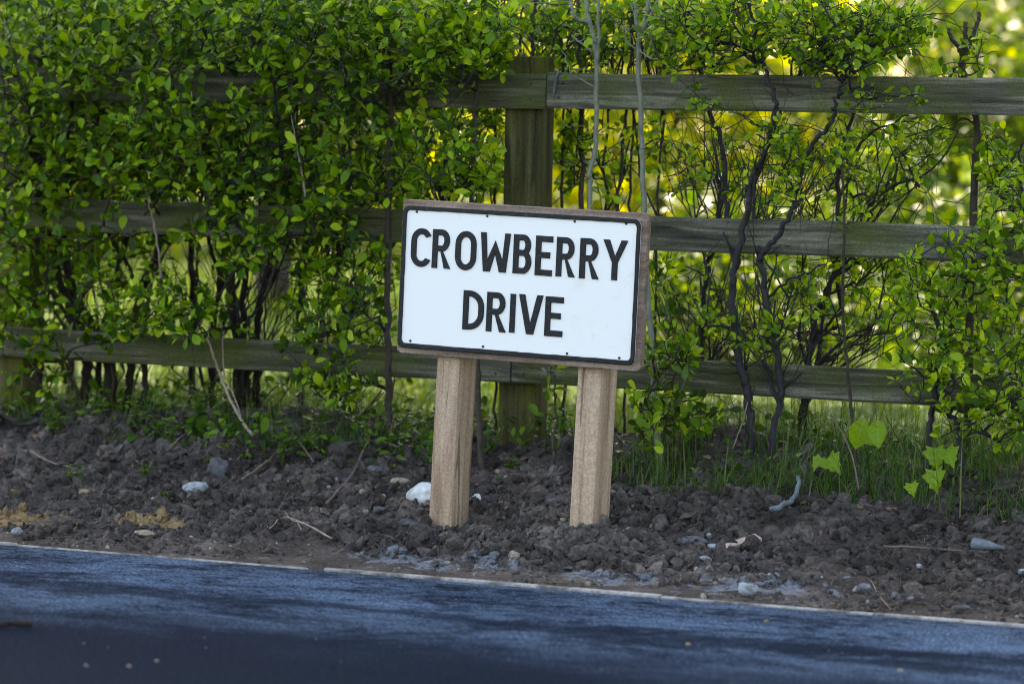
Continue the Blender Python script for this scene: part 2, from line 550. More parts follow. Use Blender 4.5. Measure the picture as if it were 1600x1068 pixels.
def frames(ax, nm):
    ax = ax / (np.linalg.norm(ax, axis=1)[:, None] + 1e-9)
    nm = nm - (nm * ax).sum(1)[:, None] * ax
    nm = nm / (np.linalg.norm(nm, axis=1)[:, None] + 1e-9)
    by = np.cross(nm, ax)
    return np.stack([ax, by, nm], 2)              # columns


def scatter(tpl, pos, R, size):
    """copies of a template as one vertex/face soup"""
    V, Fc = tpl
    size = np.asarray(size, float)
    if size.ndim == 1:
        size = np.repeat(size[:, None], 3, 1)
    W = np.einsum('nij,nvj->nvi', R, V[None] * size[:, None, :]) + pos[:, None]
    n, k = len(pos), len(V)
    return W.reshape(-1, 3), (Fc[None] + (np.arange(n) * k)[:, None, None]).reshape(-1, Fc.shape[1])


def rand_rot(n):
    a = rng.normal(size=(n, 3)); b = rng.normal(size=(n, 3))
    return frames(a, b)


# ================================================================== SETTING
# ground: one sheet from behind the camera to the horizon, meadow beyond the fence
def build_ground():
    xs = np.concatenate([np.linspace(-900, -40, 12), np.linspace(-36, 20, 90), np.linspace(30, 900, 12)])
    ys = np.concatenate([np.linspace(-400, -14, 8), np.linspace(-13, 1.2, 12), np.linspace(1.5, 60, 120), np.linspace(70, 1200, 14)])
    X, Y = np.meshgrid(xs, ys)
    x, y = X.ravel(), Y.ravel()
    z = np.interp(y, [-14, -.9, .2, 1.4, 2.2, 8, 60, 1200], [-.05, -.06, -.03, .10, .09, .08, .35, 6])
    q = np.stack([x, y, 0 * x], 1)
    z = z + np.where(y > 2.2, .05 * vnoise(q * .35), 0)
    nx, ny = len(xs), len(ys)
    i = np.arange(nx * ny).reshape(ny, nx)
    F = np.stack([i[:-1, :-1].ravel(), i[:-1, 1:].ravel(), i[1:, 1:].ravel(), i[1:, :-1].ravel()], 1)
    o = link('meadow_ground', mesh_np('meadow_ground', np.stack([x, y, z], 1), F), MAT_FIELD)
    tag(o, 'sunlit green meadow beyond the wooden fence', None, None, 'structure')


def field_z(x, y):
    return np.interp(y, [-14, -.9, .2, 1.4, 2.2, 8, 60, 1200], [-.05, -.06, -.03, .10, .09, .08, .35, 6])


build_ground()

road = link('road', mesh_np('road', [(-150, -13, 0), (150, -13, 0), (150, -.792, 0), (-150, -.792, 0)], [(0, 1, 2, 3)]), MAT_ASPHALT)
tag(road, 'dark blue-black asphalt road dusty along its edge', None, None, 'structure')


def build_verge():
    st = .0105
    xs = np.arange(-4.3, 3.4, st); ys = np.arange(-.75, 1.75, st)
    X, Y = np.meshgrid(xs, ys)
    x, y = X.ravel(), Y.ravel()
    z = ground_fine(x, y)
    nx, ny = len(xs), len(ys)
    i = np.arange(nx * ny).reshape(ny, nx)
    F = np.stack([i[:-1, :-1].ravel(), i[:-1, 1:].ravel(), i[1:, 1:].ravel(), i[1:, :-1].ravel()], 1)
    o = link('verge', mesh_np('verge', np.stack([x, y, z], 1), F), MAT_SOIL)
    tag(o, 'bare dug earth verge between the road and the fence', None, None, 'structure')
    # plain continuation of the verge to both sides
    V, Fs = [], []
    for x0, x1 in ((-150, -4.28), (3.37, 150)):
        xx = np.linspace(x0, x1, 30); yy = np.linspace(-.75, 1.75, 14)
        A, B = np.meshgrid(xx, yy); b = len(V)
        zz = ground(A.ravel(), B.ravel())
        V += [tuple(p) for p in np.stack([A.ravel(), B.ravel(), zz - .004], 1)]
        i = np.arange(30 * 14).reshape(14, 30) + b
        Fs.append(np.stack([i[:-1, :-1].ravel(), i[:-1, 1:].ravel(), i[1:, 1:].ravel(), i[1:, :-1].ravel()], 1))
    link('verge_ends', mesh_np('verge_ends', np.array(V), np.concatenate(Fs)), MAT_SOIL, o)


build_verge()

# concrete edging: each stone is a piece of the kerb
kerb = tag(link('kerb', None), 'thin pale concrete edging between road and earth', None, None, 'structure')
edge_lens = [(-4.6, -3.7), (-3.7, -2.8), (-2.8, -1.9), (-1.9, -1.01), (-1.0, -.14), (-.09, .82), (.826, 1.36), (1.366, 2.26), (2.266, 3.16), (3.166, 4.06)]
for k, (a, b) in enumerate(edge_lens):
    me = box_mesh('edging_stone', -(b - a) / 2, (b - a) / 2, -.0105, .0105, -.12, 0, .003, 2, .0018)
    o = link('edging_stone', me, MAT_KERB, kerb, ((a + b) / 2, -.779 + random.uniform(-.003, .003), .005 + random.uniform(-.002, .002)))
    o.rotation_euler = (random.uniform(-.03, .03), random.uniform(-.002, .002), random.uniform(-.004, .004))

# ================================================================== SIGN
SIGN_C = Vector((.0105, 0, .69)); TILT = math.radians(1.45)
sign = empty('street_sign', (0, 0.03, 0.05), 'white street name sign with black letters on two short wooden posts', 'sign')
SR = Matrix.Translation(SIGN_C) @ Matrix.Rotation(TILT, 4, 'Y')        # plate frame: x right, z up, -y to the road


def part(o, mat4, parent):
    o.parent = parent
    o.matrix_parent_inverse = Matrix.Identity(4)
    o.matrix_basis = mat4


def rounded_rect(x0, x1, z0, z1, r, n=6):
    pts = []
    for cx, cz, a0 in ((x1 - r, z1 - r, 0), (x0 + r, z1 - r, 90), (x0 + r, z0 + r, 180), (x1 - r, z0 + r, 270)):
        for k in range(n + 1):
            a = math.radians(a0 + 90 * k / n)
            pts.append((cx + r * math.cos(a), cz + r * math.sin(a)))
    return pts


def flat_shape(name, loops, depth, bevel=.0, res=1):
    """closed outlines (x,z) filled with holes, thickened to depth, front towards -Y at y = 0"""
    cu = bpy.data.curves.new(name, 'CURVE')
    cu.dimensions = '2D'; cu.fill_mode = 'BOTH'
    cu.extrude = max(depth / 2 - bevel, .0002); cu.bevel_depth = bevel; cu.bevel_resolution = res
    cu.offset = -bevel
    for lp in loops:
        sp = cu.splines.new('POLY'); sp.points.add(len(lp) - 1)
        for p, (x, z) in zip(sp.points, lp):
            p.co = (x, z, 0, 1)
        sp.use_cyclic_u = True
    ob = bpy.data.objects.new('tmp', cu); COL.objects.link(ob)
    dg = bpy.context.evaluated_depsgraph_get()
    me = bpy.data.meshes.new_from_object(ob.evaluated_get(dg))
    bpy.data.objects.remove(ob); bpy.data.curves.remove(cu)
    me.name = name
    co = np.zeros(len(me.vertices) * 3, np.float32); me.vertices.foreach_get('co', co)
    co = co.reshape(-1, 3)
    me.vertices.foreach_set('co', np.stack([co[:, 0], -co[:, 2] + depth / 2, co[:, 1]], 1).astype(np.float32).ravel())
    me.materials.clear()
    me.update()
    return me


root_inv = sign.matrix_basis.inverted() if False else Matrix.Translation(-Vector(sign.location))


def on_plate(y):
    return root_inv @ SR @ Matrix.Translation((0, y, 0))


board_outline = rounded_rect(-.352, .366, -.202, .203, .016)
board_outline = [(x + random.uniform(-.0008, .0008), z + random.uniform(-.0008, .0008)) for x, z in board_outline]
bo = link('backing_board', flat_shape('backing_board', [board_outline], .024, .002), MAT_BOARD)
part(bo, on_plate(.0), sign)
plate = link('name_plate', flat_shape('name_plate', [rounded_rect(-.346, .351, -.186, .187, .018)], .004, .0008), MAT_WHITE)
part(plate, on_plate(-.0045), sign)
plate_m = on_plate(-.0045)


def under_plate(name, me, mat, y):
    o = link(name, me, mat)
    o.parent = plate
    o.matrix_parent_inverse = Matrix.Identity(4)
    o.matrix_basis = Matrix.Translation((0, y, 0))
    return o


def wob(lp, a):
    return [(x + random.uniform(-a, a), z + random.uniform(-a, a)) for x, z in lp]


def dense(lp, step=.02):
    out = []
    for (x0, z0), (x1, z1) in zip(lp, lp[1:] + lp[:1]):
        n = max(1, int(math.hypot(x1 - x0, z1 - z0) / step))
        out += [(x0 + (x1 - x0) * k / n, z0 + (z1 - z0) * k / n) for k in range(n)]
    return out


under_plate('border', flat_shape('border', [dense(rounded_rect(-.3465, .3515, -.1865, .1875, .0185)), wob(dense(rounded_rect(-.3345, .3405, -.1745, .1760, .011)), .0006)], .0055, .0016, 2), MAT_BLACK, -.0040)

# letters drawn as outlines
SWT = .0166


def arc(cx, cz, rx, rz, a0, a1, n=10):
    return [(cx + rx * math.cos(math.radians(a0 + (a1 - a0) * k / n)), cz + rz * math.sin(math.radians(a0 + (a1 - a0) * k / n))) for k in range(n + 1)]


def letter_loops(ch, x0, x1, z0, z1):
    s = SWT; w = x1 - x0; H = z1 - z0; hs = s * .95
    if ch == 'I':
        return [[(x0, z0), (x1, z0), (x1, z1), (x0, z1)]]
    if ch == 'E':
        m = z0 + H * .52
        return [[(x0, z0), (x1, z0), (x1, z0 + hs), (x0 + s, z0 + hs), (x0 + s, m - hs / 2), (x1 - .007, m - hs / 2), (x1 - .007, m + hs / 2), (x0 + s, m + hs / 2), (x0 + s, z1 - hs), (x1, z1 - hs), (x1, z1), (x0, z1)]]
    if ch == 'O':
        r = w / 2; cx = (x0 + x1) / 2; rz = r * 1.1
        o = arc(cx, z1 - rz, r, rz, 0, 180) + arc(cx, z0 + rz, r, rz, 180, 360)
        i = arc(cx, z1 - rz, r - s, rz - hs, 0, 180) + arc(cx, z0 + rz, r - s, rz - hs, 180, 360)
        return [o, i]
    if ch == 'C':
        r = w * .53; cx = x0 + r; rz = r * 1.08
        a = arc(cx, z1 - rz, r, rz, 25, 180) + arc(cx, z0 + rz, r, rz, 180, 335)
        b = arc(cx, z0 + rz, r - s, rz - hs, 328, 180) + arc(cx, z1 - rz, r - s, rz - hs, 180, 32)
        return [a + b]
    if ch == 'D':
        r = w * .72; rz = r * .95; cx = x1 - r
        o = [(x0, z0), (cx, z0)] + arc(cx, z0 + rz, r, rz, 270, 360) + arc(cx, z1 - rz, r, rz, 0, 90) + [(x0, z1)]
        i = [(x0 + s, z0 + hs), (cx, z0 + hs)] + arc(cx, z0 + rz, r - s, rz - hs, 270, 360) + arc(cx, z1 - rz, r - s, rz - hs, 0, 90) + [(x0 + s, z1 - hs)]
        return [o, i]
    if ch == 'R':
        m = z0 + H * .43                                    # underside of the bowl
        rz = (z1 - m) / 2; r = rz * .82; bx = x1 - .003 - r
        o = [(x0, z0), (x0 + s, z0), (x0 + s, m), (x0 + s + .0085, m), (x1 - s * 1.08, z0), (x1 + .001, z0), (bx + .004, m + .0005)] + arc(bx, m + rz, r, rz, -80, 90) + [(x0, z1)]
        i = [(x0 + s, m + hs)] + arc(bx, m + rz, r - s, rz - hs, -90, 90) + [(x0 + s, z1 - hs)]
        return [o, i]
    if ch == 'B':
        m = z0 + H * .535
        r1z = (z1 - m + hs / 2) / 2; r2z = (m + hs / 2 - z0) / 2
        r1, r2 = r1z * .8, r2z * .8
        b1, b2 = x1 - .003 - r1, x1 - r2
        o = [(x0, z0)] + arc(b2, z0 + r2z, r2, r2z, -90, 62) + arc(b1, z1 - r1z, r1, r1z, -58, 90) + [(x0, z1)]
        i1 = [(x0 + s, m + hs / 2)] + arc(b1, z1 - r1z, r1 - s, r1z - hs, -90, 90) + [(x0 + s, z1 - hs)]
        i2 = [(x0 + s, z0 + hs)] + arc(b2, z0 + r2z, r2 - s, r2z - hs, -90, 90) + [(x0 + s, m - hs / 2)]
        return [o, i1, i2]
    if ch == 'V':
        cx = (x0 + x1) / 2; b = s * .62
        return [[(x0, z1), (x0 + s * 1.06, z1), (cx, z0 + .029), (x1 - s * 1.06, z1), (x1, z1), (cx + b, z0), (cx - b, z0)]]
    if ch == 'W':
        cx = (x0 + x1) / 2; q1 = x0 + w * .235; q3 = x1 - w * .235; b = s * .60
        return [[(x0, z1), (x0 + s * 1.02, z1), (q1 + .0015, z0 + .032), (cx, z1 - .020), (q3 - .0015, z0 + .032), (x1 - s * 1.02, z1), (x1, z1), (q3 + b, z0), (q3 - b, z0), (cx, z1 - .056), (q1 + b, z0), (q1 - b, z0)]]
    if ch == 'Y':
        cx = (x0 + x1) / 2; m = z0 + H * .46
        return [[(x0, z1), (x0 + s * 1.12, z1), (cx, m + .014), (x1 - s * 1.12, z1), (x1, z1), (cx + s / 2, m - .003), (cx + s / 2, z0), (cx - s / 2, z0), (cx - s / 2, m - .003)]]


LETTERS = [('C', -318, -259, 28, 130), ('R', -254, -199, 28, 130), ('O', -185, -122, 27, 130), ('W', -111, -22, 28, 130), ('B', -13, 41, 28, 130),
           ('E', 52, 102, 27, 130), ('R', 113, 168, 28, 130), ('R', 181, 237, 27, 131), ('Y', 247, 318, 28, 131),
           ('D', -154, -92, -127, -24), ('R', -84, -26, -127, -24), ('I', -15, 1, -126, -25), ('V', 10, 81, -127, -24), ('E', 88, 141, -128, -25)]
for ch, a, b, c, d in LETTERS:
    lp = [wob(dense(l, .012), .00018) for l in letter_loops(ch, a / 1000, b / 1000, c / 1000, d / 1000)]
    o = under_plate('letter', flat_shape('letter', lp, .004, .0011, 2), MAT_BLACK, -.0032)
    o['label'] = 'raised black letter ' + ch
for k, (x, z) in enumerate([(-306, 172), (-95, 172), (161, 172), (309, 174), (-308, -168), (-90, -168), (157, -169), (308, -170)]):
    V, Fc = ICO2
    o = link('nail', mesh_np('nail', V * (.0036, .0018, .0036), Fc), MAT_RUST)
    o.parent = plate; o.location = (x / 1000, -.0008, z / 1000)

POST_W, POST_D = .068, .094


def sign_post(xt, zt, xb, zb):
    """front left edge passes (xt,zt) and (xb,zb)"""
    lean = math.atan2(xt - xb, zt - zb)
    ln = 1.10
    me = box_mesh('post', 0, POST_W, 0, POST_D, -.42, ln - .45, .003, 2)
    o = link('post', me, MAT_POST)
    m = Matrix.Translation((xb, .0255, zb)) @ Matrix.Rotation(lean, 4, 'Y')
    part(o, root_inv @ m, sign)
    # a few knots, as shallow dark plugs
    return o


for xt, zt, xb, zb in ((-.2365, .483, -.2505, .067), (.1805, .472, .1660, .073)):
    sign_post(xt, zt, xb, zb)

# ================================================================== FENCE
fence = empty('post_and_rail_fence', (-.43, .87, .2), 'weathered green-stained wooden post and rail fence behind the sign', 'fence')


def fpart(name, me, mat, loc, rot=(0, 0, 0), parent=fence):
    o = link(name, me, mat, parent)
    o.location = Vector(loc) - (Vector(fence.location) if parent == fence else Vector())
    o.rotation_euler = rot
    return o


for k, (x, w, top) in enumerate(((-2.20, .118, 1.30), (-.4375, .118, 1.306), (1.345, .118, 1.30), (-3.95, .118, 1.3), (3.1, .118, 1.3))):
    me = box_mesh('post', -w / 2, w / 2, 0, .078, -.30, top, .004, 2, .002)
    fpart('post', me, MAT_FPOST, (x, .858, 0), (0, random.uniform(-.004, .004), 0))


def plank_mesh(L, hgt, seed):
    n = max(4, int(L / .05)); prof = [(-.5, -.5), (-.47, -.5), (.47, -.5), (.5, -.5), (.5, -.42), (.5, .42), (.5, .5), (.47, .5), (-.47, .5), (-.5, .5), (-.5, .42), (-.5, -.42)]
    prof = [(-.5, -.44), (-.42, -.5), (.42, -.5), (.5, -.44), (.5, .44), (.42, .5), (-.42, .5), (-.5, .44)]
    k = len(prof); V = []
    for i in range(n + 1):
        x = -L / 2 + L * i / n
        a = vnoise(np.array([[x * 2.3 + seed, seed, 0], [x * 2.1 + seed, 5 + seed, 3], [x * 9 + seed, 2, seed]]))
        for y, z in prof:
            zz = z * hgt + a[0] * .003 + (a[2] * .0016 if z > .3 else 0)
            V.append((x, y * .036 + a[1] * .002, zz))
    F = []
    for i in range(n):
        for j in range(k):
            p, q = i * k + j, i * k + (j + 1) % k
            F += [(p, q + k, q), (p, p + k, q + k)]
    for base, rev in ((0, False), (n * k, True)):
        for j in range(1, k - 1):
            f = (base, base + j, base + j + 1)
            F.append(f[::-1] if rev else f)
    return mesh_np('rail', np.array(V), np.array(F), False)


for zi, (z0, z1) in enumerate(((1.160, 1.259), (.770, .866), (.383, .473))):
    for k, (xa, xb) in enumerate(((-2.20 - 1.75, -2.19), (-2.185, -.349 if zi == 0 else -.44), (-.345 if zi == 0 else -.436, 1.345), (1.35, 3.1))):
        L = xb - xa
        rl = fpart('rail', plank_mesh(L, z1 - z0, zi * 5.3 + k * 2.7), MAT_RAIL, ((xa + xb) / 2, .838 + random.uniform(-.002, .002), (z0 + z1) / 2 + (-.004 if k < 2 else 0)), (random.uniform(-.01, .01), random.uniform(-.002, .002), 0))
        for ex in ((-1, 1) if k in (1, 2) else ()):
            for zz in (-.02, .022):
                nx = ex * (L / 2 - .045)
                V, Fc = ICO1
                nl = link('nail', mesh_np('nail', V * (.0045, .002, .0045), Fc), MAT_RUST, rl)
                nl.location = (nx + random.uniform(-.008, .008), -.0185, zz)
# thin blue strip along the joint of the top rail
Vt, Ft = tube(smooth_path([P(874, 110, Y=.815), P(870, 120, Y=.811), P(866, 140, Y=.811), P(864, 152, Y=.815)], 4), [.003, .0035, .004, .004, .004, .004, .004, .004, .0035, .0035, .003, .003, .002], 6)
o = link('blue_strip', mesh_np('blue_strip', Vt - Vt[0], Ft), MAT_BLUEPIPE, loc=tuple(Vt[0]))
tag(o, 'thin blue strip at the joint of the top fence rail', 'strip')

# ================================================================== SHRUBS AND SAPLINGS
LEAF_MESH = {}


def leaf_mesh(key, tpl, mat):
    if key not in LEAF_MESH:
        me = mesh_np('leaf', tpl[0], tpl[1]); me.materials.append(mat)
        LEAF_MESH[key] = me
    return LEAF_MESH[key]


def emit_leaves(root, tpl, mat, key, pos, ax, nm, size, nparts, foliage='foliage'):
    """the largest, nearest leaves as parts, the rest as one mass"""
    R = frames(ax, nm)
    rl = np.array(root.location)
    depth = (pos - CAM) @ FWD
    score = depth - size * 12
    order = np.argsort(score)
    big, rest = order[:nparts], order[nparts:]
    wv = rng.uniform(.85, 1.15, len(pos))
    me = leaf_mesh(key, tpl, mat)
    for i in big:
        o = bpy.data.objects.new('leaf', me); COL.objects.link(o)
        o.parent = root
        m = Matrix([[*(R[i][r] * (size[i], size[i] * wv[i], size[i])), pos[i][r] - rl[r]] for r in range(3)] + [[0, 0, 0, 1]])
        o.matrix_basis = m
    if len(rest):
        V, Fc = scatter(tpl, pos[rest] - rl, R[rest], np.stack([size[rest], size[rest] * wv[rest], size[rest]], 1))
        f = link(foliage, mesh_np(foliage, V, Fc), mat, root)
        f['kind'] = 'stuff'


def shrub(name, label, stems, clumps, leaf=.034, tpl=LEAF_A, mat=LEAF_HEDGE, bark=BARK_BROWN, twig=None, nparts=60, group=None, key='hedge', per=7, cat='shrub', bare=0, spread=.5, straight=0.0, twig_r=.0011, tangle=()):
    """stems: [(points [(px,py,Y)..], r0, r1)], rooted in the ground; clumps: [(px,py,rx,ry,Y0,Y1,n)]"""
    paths = []
    for pts, r0, r1 in stems:
        w = [P(a, b, Y=y) for a, b, y in pts]
        b = w[0].copy(); gz = float(ground(b[0], b[1])[0]) if b[1] < 1.7 else float(field_z(b[0], b[1]))
        if b[2] > gz - .02 and b[2] < gz + .30:
            w = [np.array([b[0] + .15 * (w[0][0] - w[1][0]), b[1], gz - .03])] + w
        sp = smooth_path(w, 7, .003 if straight == 0 else .0012)
        paths.append((sp, np.linspace(r0, r1, len(sp))))
    b0 = paths[0][0][0]
    root = empty(name, (b0[0], b0[1], b0[2] + .03), label, cat, group)
    org = np.array(root.location)
    for sp, rad in paths:
        V, Fc = tube(sp, rad, 8, .10)
        link('stem', mesh_np('stem', V - org, Fc), bark, root)
    # attraction points
    A = []
    gaps = [(330, 135, 75, 26), (245, 335, 70, 24), (500, 130, 40, 20), (600, 350, 40, 20), (140, 540, 60, 18), (400, 548, 90, 22)]
    for px, py, rx, ry, y0, y1, n in clumps:
        for _ in range(n):
            while True:
                a, b = random.uniform(-1, 1), random.uniform(-1, 1)
                if a * a + b * b < 1: break
            y = random.uniform(y0, y1)
            qx, qy = px + a * rx, py + b * ry
            if y < .84 and random.random() < .8 and any(((qx - gx) / gw) ** 2 + ((qy - gy) / gh) ** 2 < 1 for gx, gy, gw, gh in gaps):
                y = random.uniform(.92, 1.3)
            if abs(y - .84) < .055 and random.random() < .7:
                y = .84 + .075 * (1 if random.random() < .35 else -1)
            A.append(P(px + a * rx, py + b * ry, Y=y))
    n_leafy = len(A)
    for px, py, rx, ry, y0, y1, n in tangle:
        for _ in range(n):
            A.append(P(px + random.uniform(-rx, rx), py + random.uniform(-ry, ry), Y=random.uniform(y0, y1)))
    A = np.array(A) if A else np.zeros((0, 3))
    node_pos = np.concatenate([p[2:] for p, _ in paths]); node_tw = [-1] * len(node_pos)
    d0 = np.array([np.min(np.linalg.norm(node_pos - a, axis=1)) for a in A]) if len(A) else np.zeros(0)
    buf = np.zeros((len(node_pos) + len(A) * 8, 3)); cnt = len(node_pos); buf[:cnt] = node_pos
    twigs = []
    for i in np.argsort(d0 + rng.uniform(0, .08, len(d0))):
        a = A[i]
        d = buf[:cnt] - a
        lf = i < n_leafy
        cost = np.linalg.norm(d, axis=1) + (.9 if lf else 2.5) * np.clip(d[:, 2] + (.02 if lf else .14), 0, None) + .25 * np.abs(d[:, 1])
        j = int(np.argmin(cost))
        s = buf[j]; L = np.linalg.norm(a - s)
        mid = (s + a) / 2 + rng.normal(0, (.10 if lf else .05) * L, 3) + np.array([0, 0, -.10 * L if random.random() < .3 else .10 * L])
        k = max(4, min(9, int(L / .035)))
        t = np.linspace(0, 1, k)[:, None]
        path = (1 - t) ** 2 * s + 2 * t * (1 - t) * mid + t * t * a
        path[1:-1] += rng.normal(0, .0035, path[1:-1].shape)
        twigs.append([path, node_tw[j], 1, i < n_leafy])
        new = path[1:]
        if len(new) > 7: new = new[:: 2]
        m = min(len(new), len(buf) - cnt)
        buf[cnt:cnt + m] = new[:m]; node_tw += [len(twigs) - 1] * m; cnt += m
    for tw in reversed(twigs):
        if tw[1] >= 0:
            twigs[tw[1]][2] += tw[2]
    sp = Soup()
    LP, LA, LN, LS = [], [], [], []
    for path, par, load, leafy in twigs:
        r0 = twig_r * (1 + .75 * math.sqrt(load)); r1 = max(twig_r * .8, r0 * .55)
        V, Fc = tube(path, np.linspace(r0, r1, len(path)), 5 if load > 3 else 4)
        sp.add(V, Fc)
        d = path[-1] - path[-2]; d /= np.linalg.norm(d) + 1e-9
        n = max(2, int(random.gauss(per, per * .3))) if leafy else (1 if random.random() < .15 else 0)
        L = np.linalg.norm(path[-1] - path[0])
        for q in range(n):
            back = 0 if q < n * .5 else random.uniform(0, min(L, .09))
            base = path[-1] - d * back + rng.normal(0, .0025, 3)
            rad = rng.normal(size=3); rad -= (rad @ d) * d; rad /= np.linalg.norm(rad) + 1e-9
            ax = d * random.uniform(.1, .9) + rad * random.uniform(.6, 1.1) + np.array([0, -.15, random.uniform(-.15, .5)])
            LP.append(base + ax / np.linalg.norm(ax) * .006); LA.append(ax)
            LN.append(np.array([0, -.55, .9]) + rng.normal(0, .55, 3))
            LS.append(leaf * min(1.7, random.lognormvariate(0, .36)))
    # sparse thorny bare twigs
    for _ in range(bare):
        j = random.randrange(cnt); s = buf[j]
        d = rng.normal(size=3) * (1, .6, .8) + (0, 0, .25); d /= np.linalg.norm(d); L = random.uniform(.06, .24)
        k = 5; t = np.linspace(0, 1, k)[:, None]
        path = s + d * L * t + rng.normal(0, .012, (k, 3)) * t + np.array([0, 0, random.uniform(-.05, .05)]) * t * t
        V, Fc = tube(path, np.linspace(twig_r * 1.5, twig_r * .6, k), 4); sp.add(V, Fc)
    if sp.n:
        tw = link('twigs', sp.mesh('twigs', org), twig or bark, root); tw['kind'] = 'stuff'
    if LP:
        emit_leaves(root, tpl, mat, key, np.array(LP), np.array(LA), np.array(LN), np.array(LS), nparts)
    return root


HG = 'hedge shrubs growing along the fence'
# --- left: dense old hedge
shrub('hedge_shrub', 'large dense hedge shrub at the left with several thick dark trunks', [
    ([(133, 628, .98), (134, 560, .98), (122, 505, .96), (98, 455, .95), (80, 380, .95), (60, 250, .9), (40, 100, .85)], .020, .008),
    ([(153, 630, 1.05), (156, 560, 1.05), (170, 480, 1.02), (190, 400, 1.0), (215, 300, .98), (230, 120, .9)], .012, .006),
    ([(172, 632, .96), (170, 566, .96), (140, 500, .98), (118, 470, 1.0), (100, 380, 1.05), (110, 200, 1.0), (120, 30, .95)], .024, .007),
    ([(203, 632, 1.0), (204, 566, 1.0), (215, 480, 1.02), (250, 380, 1.0), (270, 250, .95), (290, 80, .9)], .017, .006),
    ([(226, 622, .93), (227, 560, .93), (222, 500, .95), (205, 430, 1.0), (160, 330, 1.0), (150, 150, 1.0)], .010, .005)],
    [(60, 60, 150, 90, .45, .80, 108), (200, 60, 160, 90, .45, .80, 120), (120, 180, 190, 110, .48, 1.2, 155), (60, 290, 150, 110, .5, 1.2, 114), (210, 260, 110, 90, .48, 1.2, 86), (250, 200, 70, 100, .45, .8, 46),
     (90, 130, 200, 180, .95, 1.5, 201), (60, 400, 90, 100, .6, 1.2, 62), (200, 395, 90, 70, .6, 1.2, 40), (170, 500, 60, 40, .6, .8, 15), (215, 490, 60, 35, .55, .75, 31), (30, 520, 50, 50, .65, .8, 21), (60, 575, 50, 35, .7, 1.0, 9), (40, 330, 120, 200, 1.0, 1.5, 90), (160, 150, 190, 170, 1.0, 1.6, 170), (130, 60, 180, 70, .9, 1.3, 90), (22, 250, 40, 120, .52, .78, 46), (18, 430, 40, 80, .55, .78, 28)],
    .029, LEAF_A, LEAF_HEDGE, BARK_OLD, BARK_BROWN, 190, HG, 'hedge_a', 8, bare=160, tangle=[(150, 440, 130, 80, .9, 1.35, 130), (170, 590, 130, 30, .9, 1.2, 20)])
shrub('hedge_shrub', 'leafy hedge shrub with forked dark trunk left of the sign, overhanging the top rail', [
    ([(372, 604, 1.0), (374, 540, 1.0), (364, 480, .99), (362, 430, .98), (375, 330, .95), (390, 180, .9), (400, 40, .85)], .018, .006),
    ([(384, 604, 1.06), (386, 540, 1.06), (379, 470, 1.06), (384, 400, 1.05), (365, 280, 1.0), (340, 100, .95)], .014, .006),
    ([(402, 596, 1.1), (401, 520, 1.1), (410, 460, 1.1), (424, 405, 1.08), (450, 300, 1.0), (470, 120, .92)], .013, .005),
    ([(330, 600, 1.15), (331, 512, 1.15), (342, 437, 1.12), (327, 380, 1.1), (315, 300, 1.05), (320, 180, 1.0)], .010, .004)],
    [(370, 40, 130, 70, .42, .8, 124), (480, 60, 110, 80, .45, .85, 102), (350, 150, 110, 60, .45, .75, 52), (450, 190, 100, 90, .5, 1.1, 80), (330, 240, 70, 70, .5, 1.1, 40), (420, 290, 110, 70, .5, 1.2, 71),
     (400, 100, 150, 130, .95, 1.5, 230), (420, 260, 120, 60, 1.0, 1.5, 60), (320, 350, 40, 30, .55, .75, 12), (385, 395, 40, 45, .55, .8, 21), (470, 370, 50, 60, .6, 1.2, 37), (290, 470, 50, 30, .55, .75, 20), (300, 510, 20, 30, .55, .7, 7), (350, 500, 60, 30, .6, .8, 7)],
    .029, LEAF_A, LEAF_HEDGE, BARK_OLD, BARK_DARK, 170, HG, 'hedge_a', 8, bare=260, tangle=[(370, 440, 110, 80, .9, 1.4, 170), (330, 220, 120, 60, .95, 1.4, 50), (360, 590, 110, 30, .9, 1.3, 25)])
shrub('hedge_shrub', 'hedge shrub with straight grey stem rising just left of the sign', [
    ([(608, 640, .76), (606, 520, .76), (607, 340, .77), (611, 178, .77), (604, 32, .78), (600, -40, .8)], .0115, .006),
    ([(540, 640, 1.05), (545, 520, 1.05), (530, 400, 1.05), (545, 250, 1.0), (560, 60, .95)], .009, .005)],
    [(560, 50, 80, 60, .45, .8, 77), (540, 140, 70, 60, .45, 1.0, 46), (640, 90, 70, 70, .5, .8, 52), (560, 250, 90, 70, .5, 1.2, 71), (500, 320, 50, 60, .5, 1.1, 31), (540, 400, 70, 60, .55, 1.2, 49), (500, 480, 60, 50, .55, 1.1, 34), (560, 500, 50, 60, .6, 1.1, 34),
     (540, 590, 55, 40, .55, .8, 24), (480, 560, 40, 40, .6, 1.0, 18), (580, 130, 120, 130, .95, 1.4, 93), (560, 400, 100, 100, 1.0, 1.4, 46)],
    .027, LEAF_A, LEAF_HEDGE, BARK_BROWN, BARK_DARK, 150, HG, 'hedge_a', 8, bare=160, tangle=[(540, 430, 80, 90, .9, 1.4, 80), (560, 260, 80, 80, .9, 1.3, 40), (560, 600, 80, 40, .8, 1.2, 20)])
